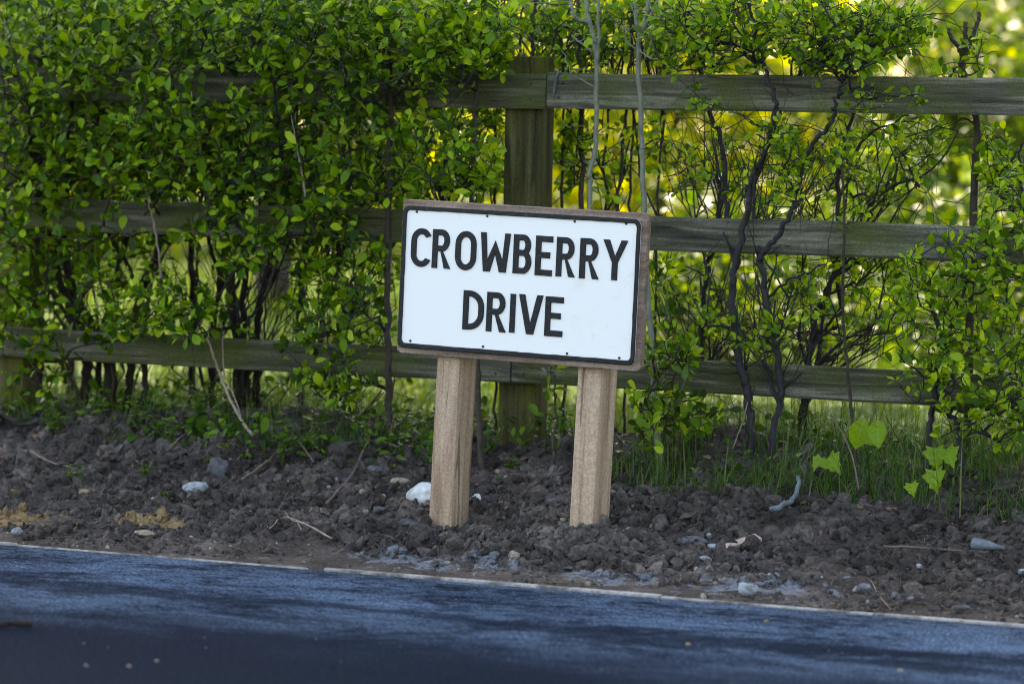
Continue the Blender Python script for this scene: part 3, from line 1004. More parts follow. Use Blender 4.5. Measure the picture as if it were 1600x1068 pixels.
shrub('hedge_shrub', 'bright leaved hedge shrub with reddish brown stem between sign and central fence post', [
    ([(752, 715, .60), (748, 640, .64), (745, 560, .70), (738, 400, .77), (738, 302, .77), (742, 191, .77), (750, 110, .77), (760, 20, .8)], .011, .005),
    ([(690, 660, 1.1), (695, 480, 1.1), (700, 300, 1.08), (690, 150, 1.0), (700, 20, .95)], .009, .004)],
    [(720, 40, 80, 50, .5, .85, 86), (760, 80, 40, 50, .6, .82, 37), (690, 90, 60, 50, .5, .8, 37), (680, 220, 60, 60, .55, 1.2, 52), (740, 240, 45, 70, .6, 1.2, 37), (700, 290, 80, 35, .6, 1.1, 34), (720, 110, 90, 110, .95, 1.4, 71), (765, 150, 20, 60, .9, 1.1, 12)],
    .028, LEAF_A, LEAF_FRESH, BARK_BROWN, BARK_DARK, 130, HG, 'fresh_a', 8, bare=150, tangle=[(710, 220, 80, 80, .9, 1.3, 60)])
shrub('hedge_shrub', 'back row hedge shrub added behind the rails at the far left to block meadow light', [  # dense layer added to keep meadow light out of the hedge
    ([(60, 600, 1.6), (62, 480, 1.6), (70, 330, 1.6), (60, 180, 1.55), (50, 20, 1.5)], .018, .007), ([(110, 600, 1.7), (112, 480, 1.7), (130, 330, 1.7), (150, 180, 1.65), (160, 20, 1.6)], .015, .006)],
    [(40, 120, 130, 190, 1.3, 2.0, 230), (190, 100, 110, 170, 1.3, 2.0, 210), (60, 370, 110, 70, 1.35, 1.9, 50), (190, 320, 90, 50, 1.35, 1.9, 34)], .040, LEAF_A, LEAF_HEDGE, BARK_OLD, BARK_DARK, 20, HG, 'hedge_a', 9, bare=120)
shrub('hedge_shrub', 'back row hedge shrub added behind the forked trunk to block meadow light', [  # second added layer, darkens the hedge interior from behind
    ([(300, 600, 1.6), (302, 480, 1.6), (300, 330, 1.6), (320, 180, 1.55), (330, 20, 1.5)], .014, .006), ([(470, 600, 1.65), (468, 480, 1.65), (480, 330, 1.65), (500, 180, 1.6), (490, 20, 1.6)], .014, .006)],
    [(340, 100, 110, 150, 1.3, 2.0, 170), (480, 100, 110, 150, 1.3, 2.0, 170), (620, 90, 100, 130, 1.3, 1.9, 120), (520, 290, 90, 60, 1.3, 1.8, 50), (400, 270, 80, 50, 1.3, 1.8, 26), (650, 260, 70, 60, 1.3, 1.8, 26)], .038, LEAF_A, LEAF_HEDGE, BARK_OLD, BARK_DARK, 20, HG, 'hedge_a', 9, bare=140)
# --- centre: saplings by the post
shrub('grey_sapling', 'slender pale grey sapling crossing the top rail just right of the central post', [
    ([(935, 720, .62), (930, 600, .66), (922, 420, .72), (921, 300, .76), (921, 268, .765), (929, 240, .77), (932, 180, .77), (931, 78, .77), (923, 45, .77), (915, 0, .78), (912, -40, .8)], .0085, .006),
    ([(932, 100, .77), (936, 60, .76), (934, 20, .76), (938, -30, .76)], .005, .004), ([(926, 82, .77), (905, 66, .76), (894, 56, .76)], .0035, .002), ([(918, 35, .77), (898, 25, .75), (888, -10, .75)], .005, .004)],
    [(930, 30, 60, 35, .6, .9, 7), (900, 90, 40, 40, .8, 1.0, 4)], .024, LEAF_A, LEAF_FRESH, BARK_GREY, BARK_GREY, 20, None, 'fresh_a', 6, 'sapling', 8, straight=1)
shrub('grey_sapling', 'slender grey-green sapling with forked top standing right of its paler neighbour', [
    ([(1030, 730, .6), (1022, 600, .66), (1010, 420, .72), (1006, 320, .76), (1001, 180, .77), (997, 78, .77), (1003, 54, .77), (1010, 25, .77), (1018, -30, .78)], .0092, .006),
    ([(1001, 66, .77), (994, 30, .76), (993, -20, .76)], .006, .004), ([(997, 78, .77), (980, 66, .75), (976, 40, .75)], .0035, .002), ([(998, 76, .77), (1012, 90, .75), (1030, 92, .74)], .003, .0015), ([(1006, 45, .77), (1024, 10, .76), (1030, -20, .76)], .004, .003)],
    [(1010, 30, 50, 35, .6, .9, 7)], .024, LEAF_A, LEAF_FRESH, BARK_GREY, BARK_GREY, 20, None, 'fresh_a', 6, 'sapling', 8, straight=1)
shrub('hedge_shrub', 'thin brown-stemmed shrub behind the fence between post and forked sapling', [
    ([(912, 640, 1.05), (911, 420, 1.05), (910, 320, 1.05), (908, 174, 1.05), (905, 60, 1.05), (900, -20, 1.05)], .009, .006),
    ([(955, 640, 1.1), (962, 420, 1.1), (965, 320, 1.1), (976, 195, 1.08), (984, 110, 1.05), (990, 0, 1.0)], .006, .004),
    ([(975, 640, 1.2), (980, 420, 1.2), (984, 320, 1.2), (991, 180, 1.2), (1000, 80, 1.2)], .005, .003)],
    [(900, 60, 70, 60, .95, 1.4, 30), (980, 50, 70, 55, .95, 1.4, 26), (890, 220, 25, 80, .95, 1.3, 18), (940, 250, 60, 60, .95, 1.3, 8), (860, 40, 40, 40, .95, 1.3, 12)], .026, LEAF_A, LEAF_FRESH, BARK_BROWN, BARK_DARK, 40, HG, 'fresh_a', 7, bare=50)
shrub('low_shrub', 'low leafy shrub at the foot of the fence right of the sign', [
    ([(866, 718, .66), (868, 650, .67), (864, 590, .70), (856, 560, .74)], .0045, .002),
    ([(1030, 720, .66), (1045, 640, .66), (1060, 560, .66), (1050, 500, .68)], .005, .002), ([(1010, 715, .62), (1005, 650, .62), (1025, 590, .62)], .004, .002)],
    [(1050, 560, 45, 50, .5, .8, 26), (1040, 630, 60, 40, .45, .75, 26), (1100, 650, 40, 30, .5, .75, 10), (1010, 660, 30, 40, .4, .6, 9), (868, 600, 14, 30, .6, .7, 3), (1030, 450, 30, 50, .7, 1.1, 8)], .029, LEAF_A, LEAF_HEDGE, BARK_BROWN, BARK_BROWN, 70, HG, 'hedge_a', 7, bare=20)
shrub('hedge_shrub', 'shrub of thin upright shoots rising behind the central fence post', [
    ([(800, 640, 1.1), (802, 400, 1.1), (806, 200, 1.1), (812, 80, 1.08), (818, -20, 1.05)], .006, .003), ([(842, 640, 1.0), (840, 300, 1.0), (834, 120, .98), (832, 60, .97), (836, 20, .97), (838, -20, .97)], .0065, .005),
    ([(880, 640, 1.15), (878, 300, 1.15), (882, 120, 1.12), (872, 20, 1.1)], .005, .003), ([(850, 140, 1.0), (862, 70, 1.0), (880, 30, .98), (905, -10, .96)], .004, .002), ([(940, 640, 1.2), (945, 300, 1.2), (955, 100, 1.2), (960, -20, 1.15)], .005, .003), ([(1020, 640, 1.15), (1030, 300, 1.15), (1040, 120, 1.15), (1036, -20, 1.1)], .005, .003), ([(775, 640, 1.1), (772, 300, 1.1), (780, 120, 1.08), (790, -20, 1.05)], .005, .003)],
    [(820, 30, 60, 40, .92, 1.4, 40), (890, 40, 60, 50, .92, 1.4, 44), (960, 40, 60, 50, .95, 1.4, 44), (1030, 50, 50, 50, .95, 1.4, 40), (900, 95, 60, 20, .95, 1.3, 14), (895, 220, 22, 80, .95, 1.4, 22), (950, 230, 50, 50, 1.0, 1.4, 12), (1030, 220, 40, 50, .95, 1.4, 12), (785, 250, 10, 60, .95, 1.2, 6)],
    .023, LEAF_A, LEAF_FRESH, BARK_BROWN, BARK_DARK, 60, HG, 'fresh_a', 8, bare=60, tangle=[(870, 50, 110, 50, .92, 1.3, 50), (1000, 60, 60, 50, .95, 1.3, 24), (960, 240, 60, 60, 1.0, 1.3, 16)])
# --- right: open blackthorns
BT = dict(mat=LEAF_FRESH, bark=BARK_DARK, twig=BARK_DARK, group=HG, key='fresh_a', tpl=LEAF_A)
shrub('blackthorn', 'open blackthorn with crooked black double stem right of the sign', [
    ([(1173, 661, .74), (1166, 607, .77), (1155, 562, .78), (1148, 517, .78), (1143, 455, .78), (1150, 410, .775), (1164, 347, .775), (1171, 318, .78), (1168, 290, .79)], .0125, .008),
    ([(1168, 300, .8), (1182, 265, .82), (1194, 249, .80), (1209, 186, .775), (1212, 159, .772), (1200, 126, .772), (1191, 90, .78), (1182, 60, .8), (1170, 0, .8)], .0085, .004),
    ([(1150, 420, .79), (1140, 360, .85), (1134, 320, .92), (1130, 228, .95), (1108, 174, .96), (1096, 110, .96), (1093, 78, .95), (1075, 40, .93), (1060, -10, .9)], .009, .004),
    ([(1096, 110, .96), (1110, 80, .95), (1130, 40, .93), (1140, -10, .9)], .006, .003), ([(1095, 590, 1.1), (1098, 480, 1.1), (1110, 400, 1.1), (1125, 330, 1.12), (1120, 260, 1.15)], .010, .005)],
    [(1080, 35, 60, 45, .6, 1.1, 88), (1160, 40, 70, 50, .6, 1.1, 96), (1060, 90, 40, 25, .8, 1.1, 18), (1140, 90, 60, 25, .7, 1.0, 27), (1100, 150, 20, 20, .6, .75, 5), (1130, 270, 50, 60, .7, 1.2, 15), (1080, 420, 60, 60, .8, 1.2, 18), (1130, 500, 40, 40, .7, 1.1, 15), (1210, 220, 30, 30, .65, .9, 14), (1060, 250, 30, 80, .8, 1.2, 9)],
    .021, nparts=110, per=8, bare=190, tangle=[(1120, 260, 90, 90, .8, 1.3, 66), (1100, 470, 90, 80, .8, 1.3, 66)], **BT)
shrub('blackthorn', 'blackthorn with dark stem bending in front of the middle rail, crown above the top rail', [
    ([(1207, 680, .70), (1220, 625, .77), (1216, 572, .78), (1209, 518, .78), (1198, 468, .78), (1189, 410, .78), (1193, 392, .775), (1216, 369, .772), (1236, 333, .775), (1248, 290, .78), (1262, 240, .79), (1296, 195, .78), (1305, 162, .772), (1314, 135, .772), (1320, 118, .775), (1330, 80, .78), (1345, 20, .8)], .0105, .004),
    ([(1318, 122, .78), (1300, 100, .79), (1288, 70, .8), (1280, 10, .82)], .005, .003), ([(1189, 412, .79), (1185, 360, .85), (1178, 300, .9), (1200, 220, .92), (1230, 150, .93), (1240, 60, .92)], .006, .003),
    ([(1198, 468, .79), (1230, 440, .76), (1262, 425, .74), (1300, 408, .72)], .004, .002)],
    [(1260, 40, 70, 55, .6, 1.1, 122), (1340, 55, 70, 50, .6, 1.0, 122), (1410, 45, 50, 30, .65, 1.0, 59), (1300, 100, 60, 25, .7, 1.0, 35), (1240, 250, 30, 50, .6, .9, 24), (1225, 290, 25, 30, .6, .85, 15), (1350, 155, 40, 20, .62, .74, 8), (1430, 160, 15, 15, .66, .74, 3), (1250, 470, 50, 50, .7, 1.1, 18), (1190, 540, 40, 40, .65, 1.0, 15)],
    .021, nparts=130, per=8, bare=190, tangle=[(1230, 250, 90, 80, .7, 1.2, 44), (1210, 470, 80, 80, .75, 1.2, 51)], **BT)
shrub('blackthorn', 'blackthorn standing behind the rails right of the bending dark stem', [
    ([(1252, 668, 1.0), (1256, 630, 1.0), (1265, 563, 1.0), (1270, 500, 1.0), (1288, 464, 1.0), (1306, 405, 1.0), (1311, 270, 1.0), (1330, 180, 1.0), (1350, 100, 1.0)], .0125, .004),
    ([(1290, 460, 1.0), (1340, 440, .98), (1370, 420, .96)], .005, .002), ([(1272, 540, 1.0), (1330, 525, .98), (1395, 522, .96)], .005, .002), ([(1311, 270, 1.0), (1360, 210, 1.0), (1420, 180, 1.0)], .005, .002), ([(1306, 405, 1.02), (1380, 300, 1.05), (1450, 270, 1.05), (1498, 205, 1.05)], .005, .002)],
    [(1340, 230, 70, 50, .9, 1.4, 27), (1330, 300, 70, 40, .9, 1.3, 24), (1440, 220, 50, 40, .95, 1.4, 27), (1380, 270, 80, 50, 1.0, 1.4, 24), (1300, 480, 70, 60, .9, 1.3, 27), (1370, 400, 60, 50, .9, 1.3, 32), (1200, 330, 80, 60, 1.0, 1.4, 15), (1390, 60, 50, 30, .9, 1.2, 27)],
    .022, nparts=70, per=7, bare=190, tangle=[(1360, 300, 120, 90, .95, 1.4, 51), (1330, 490, 90, 60, .9, 1.3, 51)], **BT)
shrub('thin_sapling', 'thin straight grey sapling crossing the two lower rails right of the blackthorns', [
    ([(1338, 720, .68), (1330, 644, .74), (1324, 572, .77), (1317, 500, .78), (1317, 420, .775), (1319, 320, .78), (1313, 250, .79), (1306, 200, .79)], .0052, .003)],
    [(1316, 240, 20, 30, .65, .85, 9), (1330, 350, 15, 30, .65, .8, 3)], .022, LEAF_A, LEAF_FRESH, BARK_BROWN, BARK_BROWN, 15, None, 'fresh_a', 6, 'sapling', 4, straight=1)
shrub('hedge_shrub', 'bushy bright green shrub with two black stems near the right edge', [
    ([(1449, 730, .72), (1454, 653, .74), (1463, 599, .77), (1470, 545, .78), (1467, 513, .775), (1452, 470, .77), (1442, 430, .76), (1430, 390, .76)], .0105, .004),
    ([(1506, 757, .66), (1499, 689, .70), (1490, 653, .72), (1474, 618, .75), (1468, 560, .77), (1500, 480, .76), (1520, 400, .76), (1530, 350, .78)], .009, .004),
    ([(1499, 689, .7), (1540, 670, .68), (1570, 640, .66), (1600, 610, .66)], .005, .003)],
    [(1460, 430, 60, 50, .55, .85, 30), (1530, 400, 60, 50, .55, .85, 31), (1580, 340, 40, 50, .6, .9, 15), (1440, 500, 60, 50, .55, .9, 25), (1530, 500, 60, 60, .55, .9, 31), (1500, 590, 70, 50, .5, .8, 30), (1580, 560, 50, 70, .55, .9, 23), (1420, 580, 30, 40, .6, .8, 7), (1560, 660, 50, 40, .5, .75, 15), (1470, 660, 50, 30, .5, .75, 8), (1500, 450, 90, 120, .95, 1.3, 20)],
    .024, nparts=170, per=8, bare=80, **BT)
shrub('pollarded_sapling', 'cut-topped grey sapling with three stubs above the top rail at right', [
    ([(1512, 660, .98), (1516, 480, .98), (1521, 320, .98), (1524, 250, .98), (1526, 192, .98), (1515, 150, .98), (1505, 117, .98), (1504, 78, .98)], .012, .0085),
    ([(1504, 86, .98), (1495, 70, .975), (1485, 58, .97), (1483, 44, .97)], .007, .005), ([(1504, 84, .98), (1508, 60, .98), (1509, 34, .98)], .0075, .006), ([(1507, 88, .98), (1520, 55, .985), (1528, 36, .985), (1531, 20, .985)], .007, .005),
    ([(1524, 196, .98), (1505, 184, .96), (1490, 200, .95)], .004, .002)],
    [(1530, 80, 30, 35, .85, 1.05, 12), (1550, 240, 30, 30, .9, 1.1, 9), (1480, 110, 30, 15, .85, 1.0, 5)], .024, LEAF_A, LEAF_FRESH, BARK_BROWN, BARK_BROWN, 20, None, 'fresh_a', 6, 'sapling', 14, straight=1)
shrub('hedge_shrub', 'leafy shrub cut by the right edge of the picture', [
    ([(1640, 740, .85), (1630, 600, .95), (1620, 450, 1.0), (1600, 330, 1.0), (1590, 230, 1.0)], .010, .004),
    ([(1590, 340, 1.0), (1560, 290, .98), (1580, 250, .95), (1600, 225, .95)], .005, .003)],
    [(1580, 290, 40, 40, .7, 1.1, 27), (1600, 420, 40, 80, .6, 1.2, 32), (1560, 240, 40, 40, .9, 1.2, 15), (1620, 600, 40, 90, .6, 1.0, 35)],
    .024, nparts=50, per=7, bare=60, **BT)

# ================================================================== PLANTS LOW ON THE VERGE
def blades(name, label, pos, length, width, mat, parent=None, lean=.5, segs=3):
    n = len(pos)
    az = rng.uniform(0, 2 * math.pi, n)
    ln = np.abs(rng.normal(0, lean, n))
    d = np.stack([np.cos(az), np.sin(az), 0 * az], 1)
    side = np.stack([-np.sin(az + .6), np.cos(az + .6), 0 * az], 1)
    V = []
    for k in range(segs + 1):
        t = k / segs
        c = pos + d * (length * ln * t ** 1.8)[:, None] + np.array([0, 0, 1]) * (length * t * (1 - .35 * ln * t))[:, None]
        w = width * (1 - t) ** .7 * .5
        V += [c - side * w[:, None], c + side * w[:, None]] if k < segs else [c]
    V = np.stack(V, 1); m = V.shape[1]
    F = []
    for k in range(segs - 1):
        a = 2 * k; F += [(a, a + 1, a + 3), (a, a + 3, a + 2)]
    a = 2 * (segs - 1); F.append((a, a + 1, a + 2))
    Fc = (np.array(F)[None] + (np.arange(n) * m)[:, None, None]).reshape(-1, 3)
    o = link(name, mesh_np(name, V.reshape(-1, 3), Fc), mat, parent)
    return tag(o, label, 'grass', None, 'stuff')


def on_verge(px, py, jx, jy, n):
    out = []
    while len(out) < n:
        p = G(px + random.uniform(-jx, jx), py + random.uniform(-jy, jy)); out.append(p)
    return out


def grass_patch(rects):
    pts = []
    for x0, x1, y0, y1, n in rects:
        X = rng.uniform(x0, x1, n); Y = rng.uniform(y0, y1, n)
        keep = vnoise(np.stack([X * 7, Y * 7, 0 * X], 1)) > -.25
        X, Y = X[keep], Y[keep]
        pts.append(np.stack([X, Y, ground(X, Y) - .005], 1))
    return np.concatenate(pts)


g = grass_patch([(.0, 1.7, .50, 1.2, 5600), (.0, 1.7, 1.1, 1.9, 4200), (.15, 1.6, .40, .55, 500)])
blades('verge_grass', 'dark green grass growing under the rails right of the sign', g, np.clip(rng.lognormal(-2.25, .45, len(g)), .03, .28), rng.uniform(.002, .0045, len(g)), GRASS_NEAR, None, .9)
g = grass_patch([(-2.3, -.2, .70, 1.4, 2600), (-1.75, -.6, .55, .75, 420)])
blades('bank_grass', 'thin grass on the bank under the hedge left of the sign', g, np.clip(rng.lognormal(-2.5, .45, len(g)), .03, .2), rng.uniform(.002, .0045, len(g)), GRASS_NEAR, None, 1.0)
n = 46000
Y = 1.4 + rng.random(n) ** 1.6 * 26
X = -.54 * (Y + 0) + rng.uniform(-1, 1, n) * (2.6 + Y * .16)
g = np.stack([X, Y, field_z(X, Y) - .01], 1)
blades('meadow_grass', 'sunlit meadow grass seen through the hedge', g, rng.uniform(.06, .16, n) * (1 + Y * .02), rng.uniform(.004, .009, n) * (1 + Y * .06), GRASS_FAR, None, .55)


def weed(px, py, h, nst, leaf, label, tpl=LEAF_B, mat=LEAF_WEED, name='weed', key='weed_b', lvl=4, cat='weed'):
    b = G(px, py)
    root = empty(name, b, label, cat)
    sp = Soup(); pos, ax, nm, sz = [], [], [], []
    for s in range(nst):
        a = random.uniform(0, 6.28); ln = random.uniform(.1, .5)
        top = b + np.array([math.cos(a) * ln * h, math.sin(a) * ln * h, h * random.uniform(.7, 1.1)])
        path = smooth_path([b - (0, 0, .01), (b + top) / 2 + rng.normal(0, .006, 3), top], 3)
        V, Fc = tube(path, np.linspace(.0016, .0008, len(path)), 5); sp.add(V, Fc)
        for k in range(lvl):
            t = .35 + .65 * k / max(1, lvl - 1); q = path[int(t * (len(path) - 1))]
            for e in range(2):
                an = a + k * 1.57 + e * 3.14 + random.uniform(-.3, .3)
                pos.append(q); ax.append(np.array([math.cos(an), math.sin(an), random.uniform(.1, .6)])); nm.append(np.array([0, -.3, 1]) + rng.normal(0, .25, 3)); sz.append(leaf * random.uniform(.7, 1.2) * (1.1 - .35 * t))
    link('stalk', sp.mesh('stalk', b), mat, root)
    emit_leaves(root, tpl, mat, key, np.array(pos), np.array(ax), np.array(nm), np.array(sz), 60)


for args in [(228, 742, .045, 2, .022, 'tiny bright seedling alone on bare earth left of the grey rock'), (117, 712, .05, 2, .028, 'small green seedling above the sandy patch at left'),
             (240, 700, .09, 3, .03, 'low leafy weed at the bank edge left of the tufted grass'), (265, 697, .10, 3, .03, 'upright toothed weed beside the low leafy weed on the left bank'),
             (90, 680, .10, 4, .035, 'spreading dark weed on the bank under the left fence post'), (215, 665, .10, 3, .035, 'weed growing against the grey earth heap at left'), (310, 668, .12, 4, .038, 'leafy weed below the forked hedge trunk'),
             (345, 690, .11, 3, .032, 'weed at the foot of the pale leaning dead stem'), (440, 690, .13, 4, .036, 'tall bushy weed midway between dead stem and sign'), (492, 688, .13, 2, .045, 'broad leaved weed left of the grey hedge stem'),
             (555, 685, .12, 4, .034, 'weed at the foot of the hedge left of the sign, second nearest to its post'), (622, 690, .12, 4, .032, 'weed closest to the left sign post'), (800, 728, .045, 2, .026, 'little yellowish seedling between the sign posts'),
             (855, 715, .06, 2, .026, 'small weed at the foot of the central fence post'), (1095, 720, .07, 2, .028, 'small yellow-green weed in front of grass right of the sign'), (1150, 690, .13, 4, .03, 'leafy weed among grass below the double stemmed blackthorn'),
             (610, 790, .02, 2, .014, 'minute green seedling just left of the white plastic scrap'), (258, 788, .03, 3, .025, 'flat green tuft beside the small sand spill')]:
    weed(*args)


def sycamore_template():
    pts = [(0, 0), (-.04, .16), (-.12, .42), (.08, .36), (.16, .62), (.36, .45), (.46, .40), (.52, .30), (.72, .30), (.76, .16), (1.0, 0)]
    V = [(x, y, .38 * abs(y) ** 1.3 - .28 * x * x + .05 * math.sin(9 * x + 5 * y)) for x, y in pts]
    mid = [(.12, 0, 0), (.3, 0, -.01), (.5, 0, -.03), (.75, 0, -.07)]
    V2 = V + mid + [(x, -y, z) for x, y, z in V[1:-1]]
    up = list(range(11)); lo = [0] + [15 + i for i in range(9)] + [10]
    F = []
    for s, rev in ((up, False), (lo, True)):
        m = [11, 12, 13, 14]
        T = [(s[0], m[0], s[1]), (s[1], m[0], s[2]), (s[2], m[0], s[3]), (m[0], m[1], s[3]), (s[3], m[1], s[4]), (s[4], m[1], s[5]), (m[1], m[2], s[5]), (s[5], m[2], s[6]), (s[6], m[2], s[7]), (m[2], m[3], s[7]), (s[7], m[3], s[8]), (s[8], m[3], s[9]), (s[9], m[3], s[10])]
        F += [t[::-1] if rev else t for t in T]
    return np.array(V2), np.array(F)


SYC = sycamore_template()
OVAL = leaf_template(.34, .35, .22, 0, -.06)


def big_leaf_plant(base, leaves, tpl, key, label, name='sycamore_seedling'):
    b = G(*base)
    root = empty(name, b, label, 'seedling')
    sp = Soup()
    me = leaf_mesh(key, tpl, LEAF_SYC)
    for px, py, Y, size, ang, tilt in leaves:
        p = P(px, py, Y=Y)
        path = smooth_path([b - (0, 0, .01), (b + p) / 2 + (0, 0, .02), p], 4)
        V, Fc = tube(path, np.linspace(.002, .0012, len(path)), 5); sp.add(V, Fc)
        # blade hangs in a plane facing the road, ang = direction in that plane (degrees, 0 right, -90 down)
        a = math.radians(ang)
        ax = np.array([[math.cos(a), -.5 + random.uniform(-.3, .2), math.sin(a)]]); nm = np.array([[random.uniform(-.5, .7), -1, tilt + random.uniform(-.2, .5)]])
        R = frames(ax, nm)[0] * size
        o = bpy.data.objects.new('leaf', me); COL.objects.link(o); o.parent = root
        o.matrix_basis = Matrix([[*R[r], p[r] - b[r]] for r in range(3)] + [[0, 0, 0, 1]])
    link('stalk', sp.mesh('stalk', b), LEAF_WEED, root)


big_leaf_plant((1362, 770), [(1352, 652, .52, .085, -105, .5), (1372, 655, .50, .075, -75, .6), (1350, 688, .5, .05, 5, .9)], OVAL, 'oval_syc', 'seedling with two large glowing yellow-green oval leaves', 'broadleaf_seedling')
big_leaf_plant((1300, 775), [(1284, 715, .50, .042, -120, .5), (1294, 715, .49, .055, -40, .6)], SYC, 'syc', 'sycamore seedling with a pair of small lobed leaves left of the glowing oval leaves')
big_leaf_plant((1470, 790), [(1462, 700, .46, .058, -80, .5), (1478, 702, .46, .055, -50, .4), (1462, 735, .44, .062, -80, .6), (1424, 755, .44, .036, -70, .5)], SYC, 'syc', 'sycamore seedling with four pale lobed leaves beside the black stems at right')

def ground_cover(name, label, rects, sz, mat):
    pos = []
    for x0, x1, y0, y1, n in rects:
        X = rng.uniform(x0, x1, n); Y = rng.uniform(y0, y1, n)
        k = vnoise(np.stack([X * 5 + 3, Y * 5, 0 * X], 1)) > 0
        X, Y = X[k], Y[k]
        pos.append(np.stack([X, Y, ground(X, Y) + rng.random(len(X)) ** 1.5 * .09], 1))
    pos = np.concatenate(pos); m = len(pos)
    V, Fc = scatter(LEAF_A, pos, frames(rng.normal(size=(m, 3)) * (1, 1, .5) + (0, 0, .2), rng.normal(size=(m, 3)) * .45 + (0, -.4, .9)), sz * rng.lognormal(0, .3, m))
    tag(link(name, mesh_np(name, V, Fc), mat), label, 'ground cover', None, 'stuff')


ground_cover('ground_cover', 'low creeping green leaves along the foot of the hedge', [(-2.3, -.25, .62, 1.2, 2600), (.0, 1.6, .6, 1.1, 900), (-1.4, -.3, .5, .7, 500)], .024, LEAF_WEED)

# fallen leaves, straw and clods: uncountable litter
n = 420
X = rng.uniform(-2.0, 1.4, n); Y = rng.uniform(.35, 1.0, n)
pos = np.stack([X, Y, ground_fine(X, Y) + .006], 1)
V, Fc = scatter(LEAF_B, pos, frames(rng.normal(size=(n, 3)) * (1, 1, .25), rng.normal(size=(n, 3)) * (.35, .35, .1) + (0, 0, 1)), rng.uniform(.015, .035, n))
tag(link('fallen_leaves', mesh_np('fallen_leaves', V, Fc), LEAF_DEAD), 'brown dead leaves lying under the hedge', 'leaves', None, 'stuff')
sp = Soup()
for _ in range(620):
    x = random.uniform(-1.9, 1.9); y = -.72 + random.random() ** 1.5 * 1.4
    if random.random() < .35: x, y = random.uniform(.5, 1.8), random.uniform(-.72, -.25)
    a = random.uniform(0, 3.14); L = random.uniform(.012, .05)
    e = np.array([math.cos(a), math.sin(a)]) * L
    xs = np.array([x, x + e[0] / 2, x + e[0]]); ys = np.array([y, y + e[1] / 2 + random.uniform(-.004, .004), y + e[1]])
    zs = ground_fine(xs, ys) + .004 + rng.uniform(0, .006, 3)
    V, Fc = tube(np.stack([xs, ys, zs], 1), random.uniform(.0003, .0008), 4); sp.add(V, Fc)
tag(link('straw_litter', sp.mesh('straw_litter'), STRAW), 'dry straw and needles strewn over the bare earth', 'straw', None, 'stuff')


def clod_field():
    sp = Soup()
    T = [lump(ICO1, 1, 20 + k, .75) for k in range(9)]
    T2 = [lump(ICO2, 1, 40 + k, .70, .8) for k in range(9)]
    n = 44000
    X = rng.uniform(-2.35, 2.1, n); Y = -.745 + rng.random(n) * 1.65
    q = np.stack([X, Y, 0 * X], 1)
    dens = .22 + .35 * np.clip((Y + .55) / .4, 0, 1) + .45 * vnoise(q * 3.1) + .4 * vnoise(q * 9)
    for mx, my, sx, sy, a in MOUNDS:
        dens = dens + .8 * np.exp(-((X - mx) / sx) ** 2 - ((Y - my) / sy) ** 2)
    dens *= np.clip((1.0 - Y) / .35, .1, 1)
    k = rng.random(n) < dens
    X, Y = X[k], Y[k]; n = len(X)
    s = .0027 * (1 - rng.random(n)) ** -.63
    s = np.minimum(s, .025 * rng.uniform(.4, 1, n)) * np.clip((Y + 1.0) / .6, .35, 1)
    Z = ground_fine(X, Y) + s * .25
    pos = np.stack([X, Y, Z], 1)
    R = rand_rot(n); sz = np.stack([s * rng.uniform(.8, 1.6, n), s * rng.uniform(.7, 1.25, n), s * rng.uniform(.5, 1, n)], 1)
    small = s < .0075
    pick = rng.integers(0, 900, n)
    for j, t in enumerate(T):
        m = small & (pick % 9 == j); V, Fc = scatter(t, pos[m], R[m], sz[m]); sp.add(V, Fc)
    for j, t in enumerate(T2):
        m = ~small & (pick % 9 == j); V, Fc = scatter(t, pos[m], R[m], sz[m]); sp.add(V, Fc)
    # larger lumps that cannot be told from their neighbours
    for k, (px, py, w, hh) in enumerate(CLODS):
        p = G(px, py + hh * .4); sc = np.linalg.norm(p - CAM) / FPX
        t = CLOD_T[k % 9]
        V, Fc = scatter(t, np.array([[p[0], p[1], p[2] + hh * sc * .12]]), rand_rot(1), np.array([[w * sc / 2.3, w * sc / 2.6, hh * sc / 2]])); sp.add(V, Fc)
    o = link('loose_earth', sp.mesh('loose_earth', (0, 0, 0), False), MAT_SOIL)
    tag(o, 'crumbled dark earth clods covering the verge', 'earth', None, 'stuff')
    # pale grit
    n = 1100
    X = rng.uniform(-2.3, 2.1, n); Y = -.74 + rng.random(n) ** 1.3 * 1.2
    s = .0017 * (1 - rng.random(n)) ** -.55; s = np.minimum(s, .010 * rng.uniform(.5, 1, n))
    pos = np.stack([X, Y, ground_fine(X, Y) + s * .5], 1)
    V, Fc = scatter(lump(ICO2, 1, 77, .6, .7), pos, rand_rot(n), s)
    tag(link('grit', mesh_np('grit', V, Fc, False), MAT_GRIT), 'pale grit scattered over the bare earth', 'grit', None, 'stuff')
    # loose chippings on the asphalt
    n = 240
    X = rng.uniform(-1.6, 2.6, n); Y = -.80 - rng.random(n) ** 1.4 * 2.0
    s = rng.uniform(.0012, .0035, n)
    pos = np.stack([X, Y, s * .4], 1)
    V, Fc = scatter(lump(ICO1, 1, 78, .3), pos, rand_rot(n), s)
    tag(link('loose_chippings', mesh_np('loose_chippings', V, Fc), MAT_GREYSTONE), 'tiny loose chippings lying on the asphalt', 'chippings', None, 'stuff')


